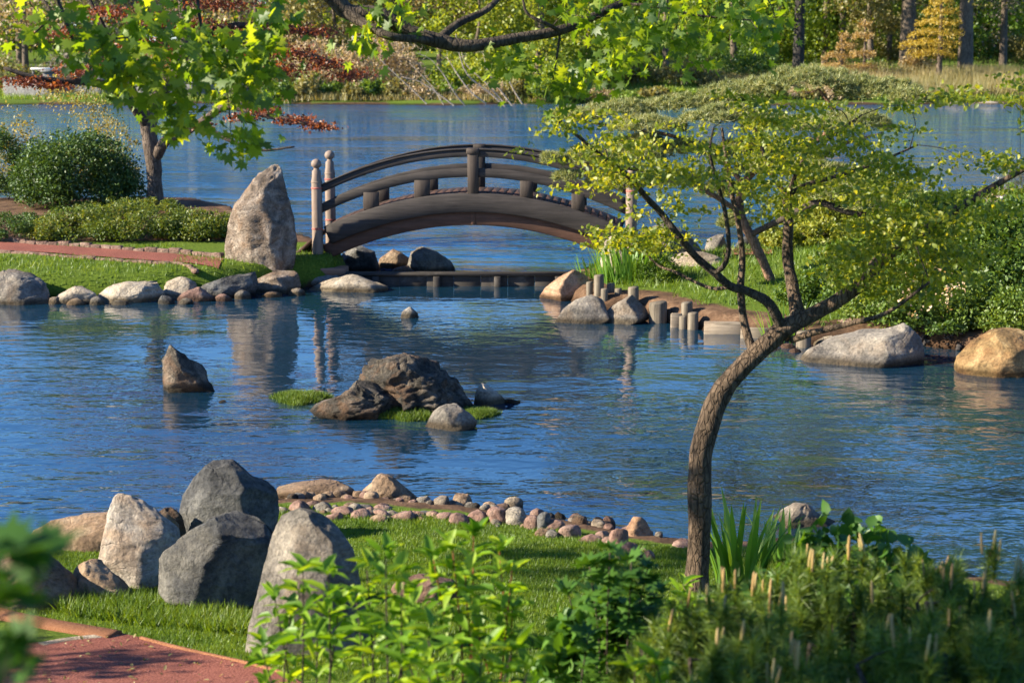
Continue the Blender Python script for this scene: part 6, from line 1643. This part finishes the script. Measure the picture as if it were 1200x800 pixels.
# pale dead tree fallen towards the water
dt = empty('fallen_tree', PZ(585, 127, .3)); tag(dt, 'fallen bare tree with pale branches at the far waterline', 'dead tree')
DY = dt.location.y
dl = [px_line([(592, 125, DY, 1.07), (575, 110, DY, 1.00), (548, 88, DY, 0.86), (538, 62, DY, 0.57), (534, 40, DY, 0.36)], 2.60), px_line([(570, 122, DY, 0.93), (552, 108, DY - .3, 0.86), (538, 90, DY - .3, 0.72), (524, 68, DY, 0.43)], 2.60), px_line([(590, 120, DY, 0.86), (570, 98, DY + .4, 0.72), (545, 74, DY + .5, 0.50), (540, 50, DY + .5, 0.33)], 2.60),
      px_line([(545, 124, DY, 0.86), (532, 108, DY - .4, 0.79), (520, 88, DY - .4, 0.64), (505, 70, DY - .4, 0.43), (488, 62, DY - .4, 0.29)], 2.60), px_line([(520, 123, DY, 0.64), (505, 100, DY, 0.54), (480, 74, DY, 0.36)], 2.60), px_line([(600, 124, DY, 1), (585, 104, DY, .8), (572, 84, DY, .6), (566, 62, DY, .4)], 4), px_line([(532, 124, DY, 1), (516, 112, DY, .8), (492, 96, DY, .6), (470, 90, DY, .4)], 4), px_line([(500, 122, DY, .9), (484, 106, DY, .7), (460, 84, DY, .5), (446, 70, DY, .4)], 4), px_line([(612, 122, DY, .9), (598, 98, DY, .7), (590, 70, DY, .5)], 4)]
for l in dl: under(dt, tube_obj('branch', [l], M['dead_wood'], None, 6, .15))
sm = grow([x for l in dl for x in nodes_of([l])[3:]], poly_zone(200, [(440, 50), (560, 35), (600, 100), (560, 118), (500, 90)], DY - 1, DY + 1), .010, .05, 4, per_m=.010)
under(dt, tag(tube_obj('twigs', sm, M['dead_wood'], None, 4), kind='stuff'))
# low scrub hanging over the far waterline
for i in range(26):
    px = 330 + i * 27 + rnd.uniform(-8, 8); mu = rnd.choice(['far_tan', 'far_tan', 'far_olive', 'far_dark'] if px < 620 else ['far_green', 'far_olive', 'grass_far', 'far_tan'])
    far_bush(px, 138.4 + rnd.uniform(-.6, 1.2), rnd.uniform(30, 56), rnd.uniform(.9, 2.0) if px < 640 else rnd.uniform(.6, 1.2), mu, 'low scrub along the far waterline', 700, .26, 'scrub along the far waterline', seed=300 + i, name='scrub', twiggy=mu == 'far_tan')
# stones along the far waterline
for i in range(34):
    px = rnd.choice([rnd.uniform(335, 620), rnd.uniform(500, 620), rnd.uniform(1090, 1200)]); w = rnd.uniform(5, 15); py = 125.5 + rnd.uniform(-1, 2)
    rock(hump(px - w / 2, px + w / 2, py - w * .4, py), M[rnd.choice(['rock_pale', 'rock_tan', 'rock_pale'])], 'pale stone lying along the far waterline', Y=137.0 + rnd.uniform(-1, .5), seg=10, round_=.4, group='stones along the far waterline', seed=700 + i, name='shore_stone', cat='stone', bury=.4)
for px, w in ((1118, 40), (1160, 34)):
    rock(hump(px - w / 2, px + w / 2, 118.5, 126), M['rock_pale'], 'long pale slab on the far shore, ' + ('below the stout tall tree' if px < 1140 else 'at the right edge'), Y=136.6, seg=22, round_=.3, name='shore_slab', bury=.4)
# stone wall with pillars at the far left
wl0, wl1 = XP(5, 142, 1), XP(300, 142, 1)
fw = empty('stone_wall', ((wl0 + wl1) / 2, 142, 0)); tag(fw, 'low grey stone wall with square pillars across the lagoon', 'wall')
v, f = block(wl1 - wl0, .6, 2.0, .05, (0, 0, -.3)); obj('wall_body', v, f, M['concrete'], fw)
v, f = block(wl1 - wl0 + .2, .8, .18, .04, (0, 0, 1.703)); obj('coping', v, f, M['concrete'], fw)
for px in (60, 118, 170, 228, 286):
    x = XP(px, 142, 1) - (wl0 + wl1) / 2
    v, f = block(1.0, 1.0, 2.6, .06, (x, -.1, -.3)); p = obj('pillar', v, f, M['concrete'], fw)
    v, f = block(1.25, 1.25, .22, .05, (x, -.1, 2.303)); obj('pillar_cap', v, f, M['concrete'], p)
bo = empty('rail_fence', (XP(52, 145, 2), 144.5, gz(XP(52, 145, 2), 144.5))); tag(bo, 'short fence with one white rail, seen through the red maple leaves', 'fence')
v, f = block(1.9, .08, .16, .01, (0, 0, 2.05)); obj('rail', v, f, M['white_paint'], bo)
for x in (-.8, .8):
    v, f = block(.1, .1, 2.1, .01, (x, .1, -.05)); obj('fence_post', v, f, M['concrete'], bo)
# far lawn and reeds
def field(name, poly_px, y0, y1, n, h, w, mat, lean=.4):
    g = np.random.default_rng(n); x0, x1 = poly_px
    Y = g.uniform(y0, y1, n); px = g.uniform(x0, x1, n); x = (px - 600) / FPX * (Y * CT + 2 * ST); z = gzv(x, Y)
    k = z > .08; pos = np.c_[x, Y, z][k]; m = len(pos)
    pat = 1 + .5 * fbm(np.c_[pos[:, :2] * .3, np.zeros(m)], 3, 9)
    v, f = scatter(NEEDLE, pos, rand_dirs(m, 1 / lean, g), rand_dirs(m, 0, g), h * g.uniform(.5, 1.2, m) * pat, np.full(m, w))
    tag(obj(name, v, f, M[mat]), kind='stuff')
field('grass', (560, 1260), 137.5, 190, 60000, .5, .09, 'grass_far')
field('grass', (-60, 560), 138, 170, 26000, .5, .09, 'grass_far')
field('reeds', (950, 1260), 140, 164, 26000, 1.5, .07, 'reed')
field('reeds', (820, 960), 150, 166, 7000, 1.3, .07, 'reed')
field('reeds', (330, 640), 136.6, 139.5, 2600, .6, .07, 'reed')
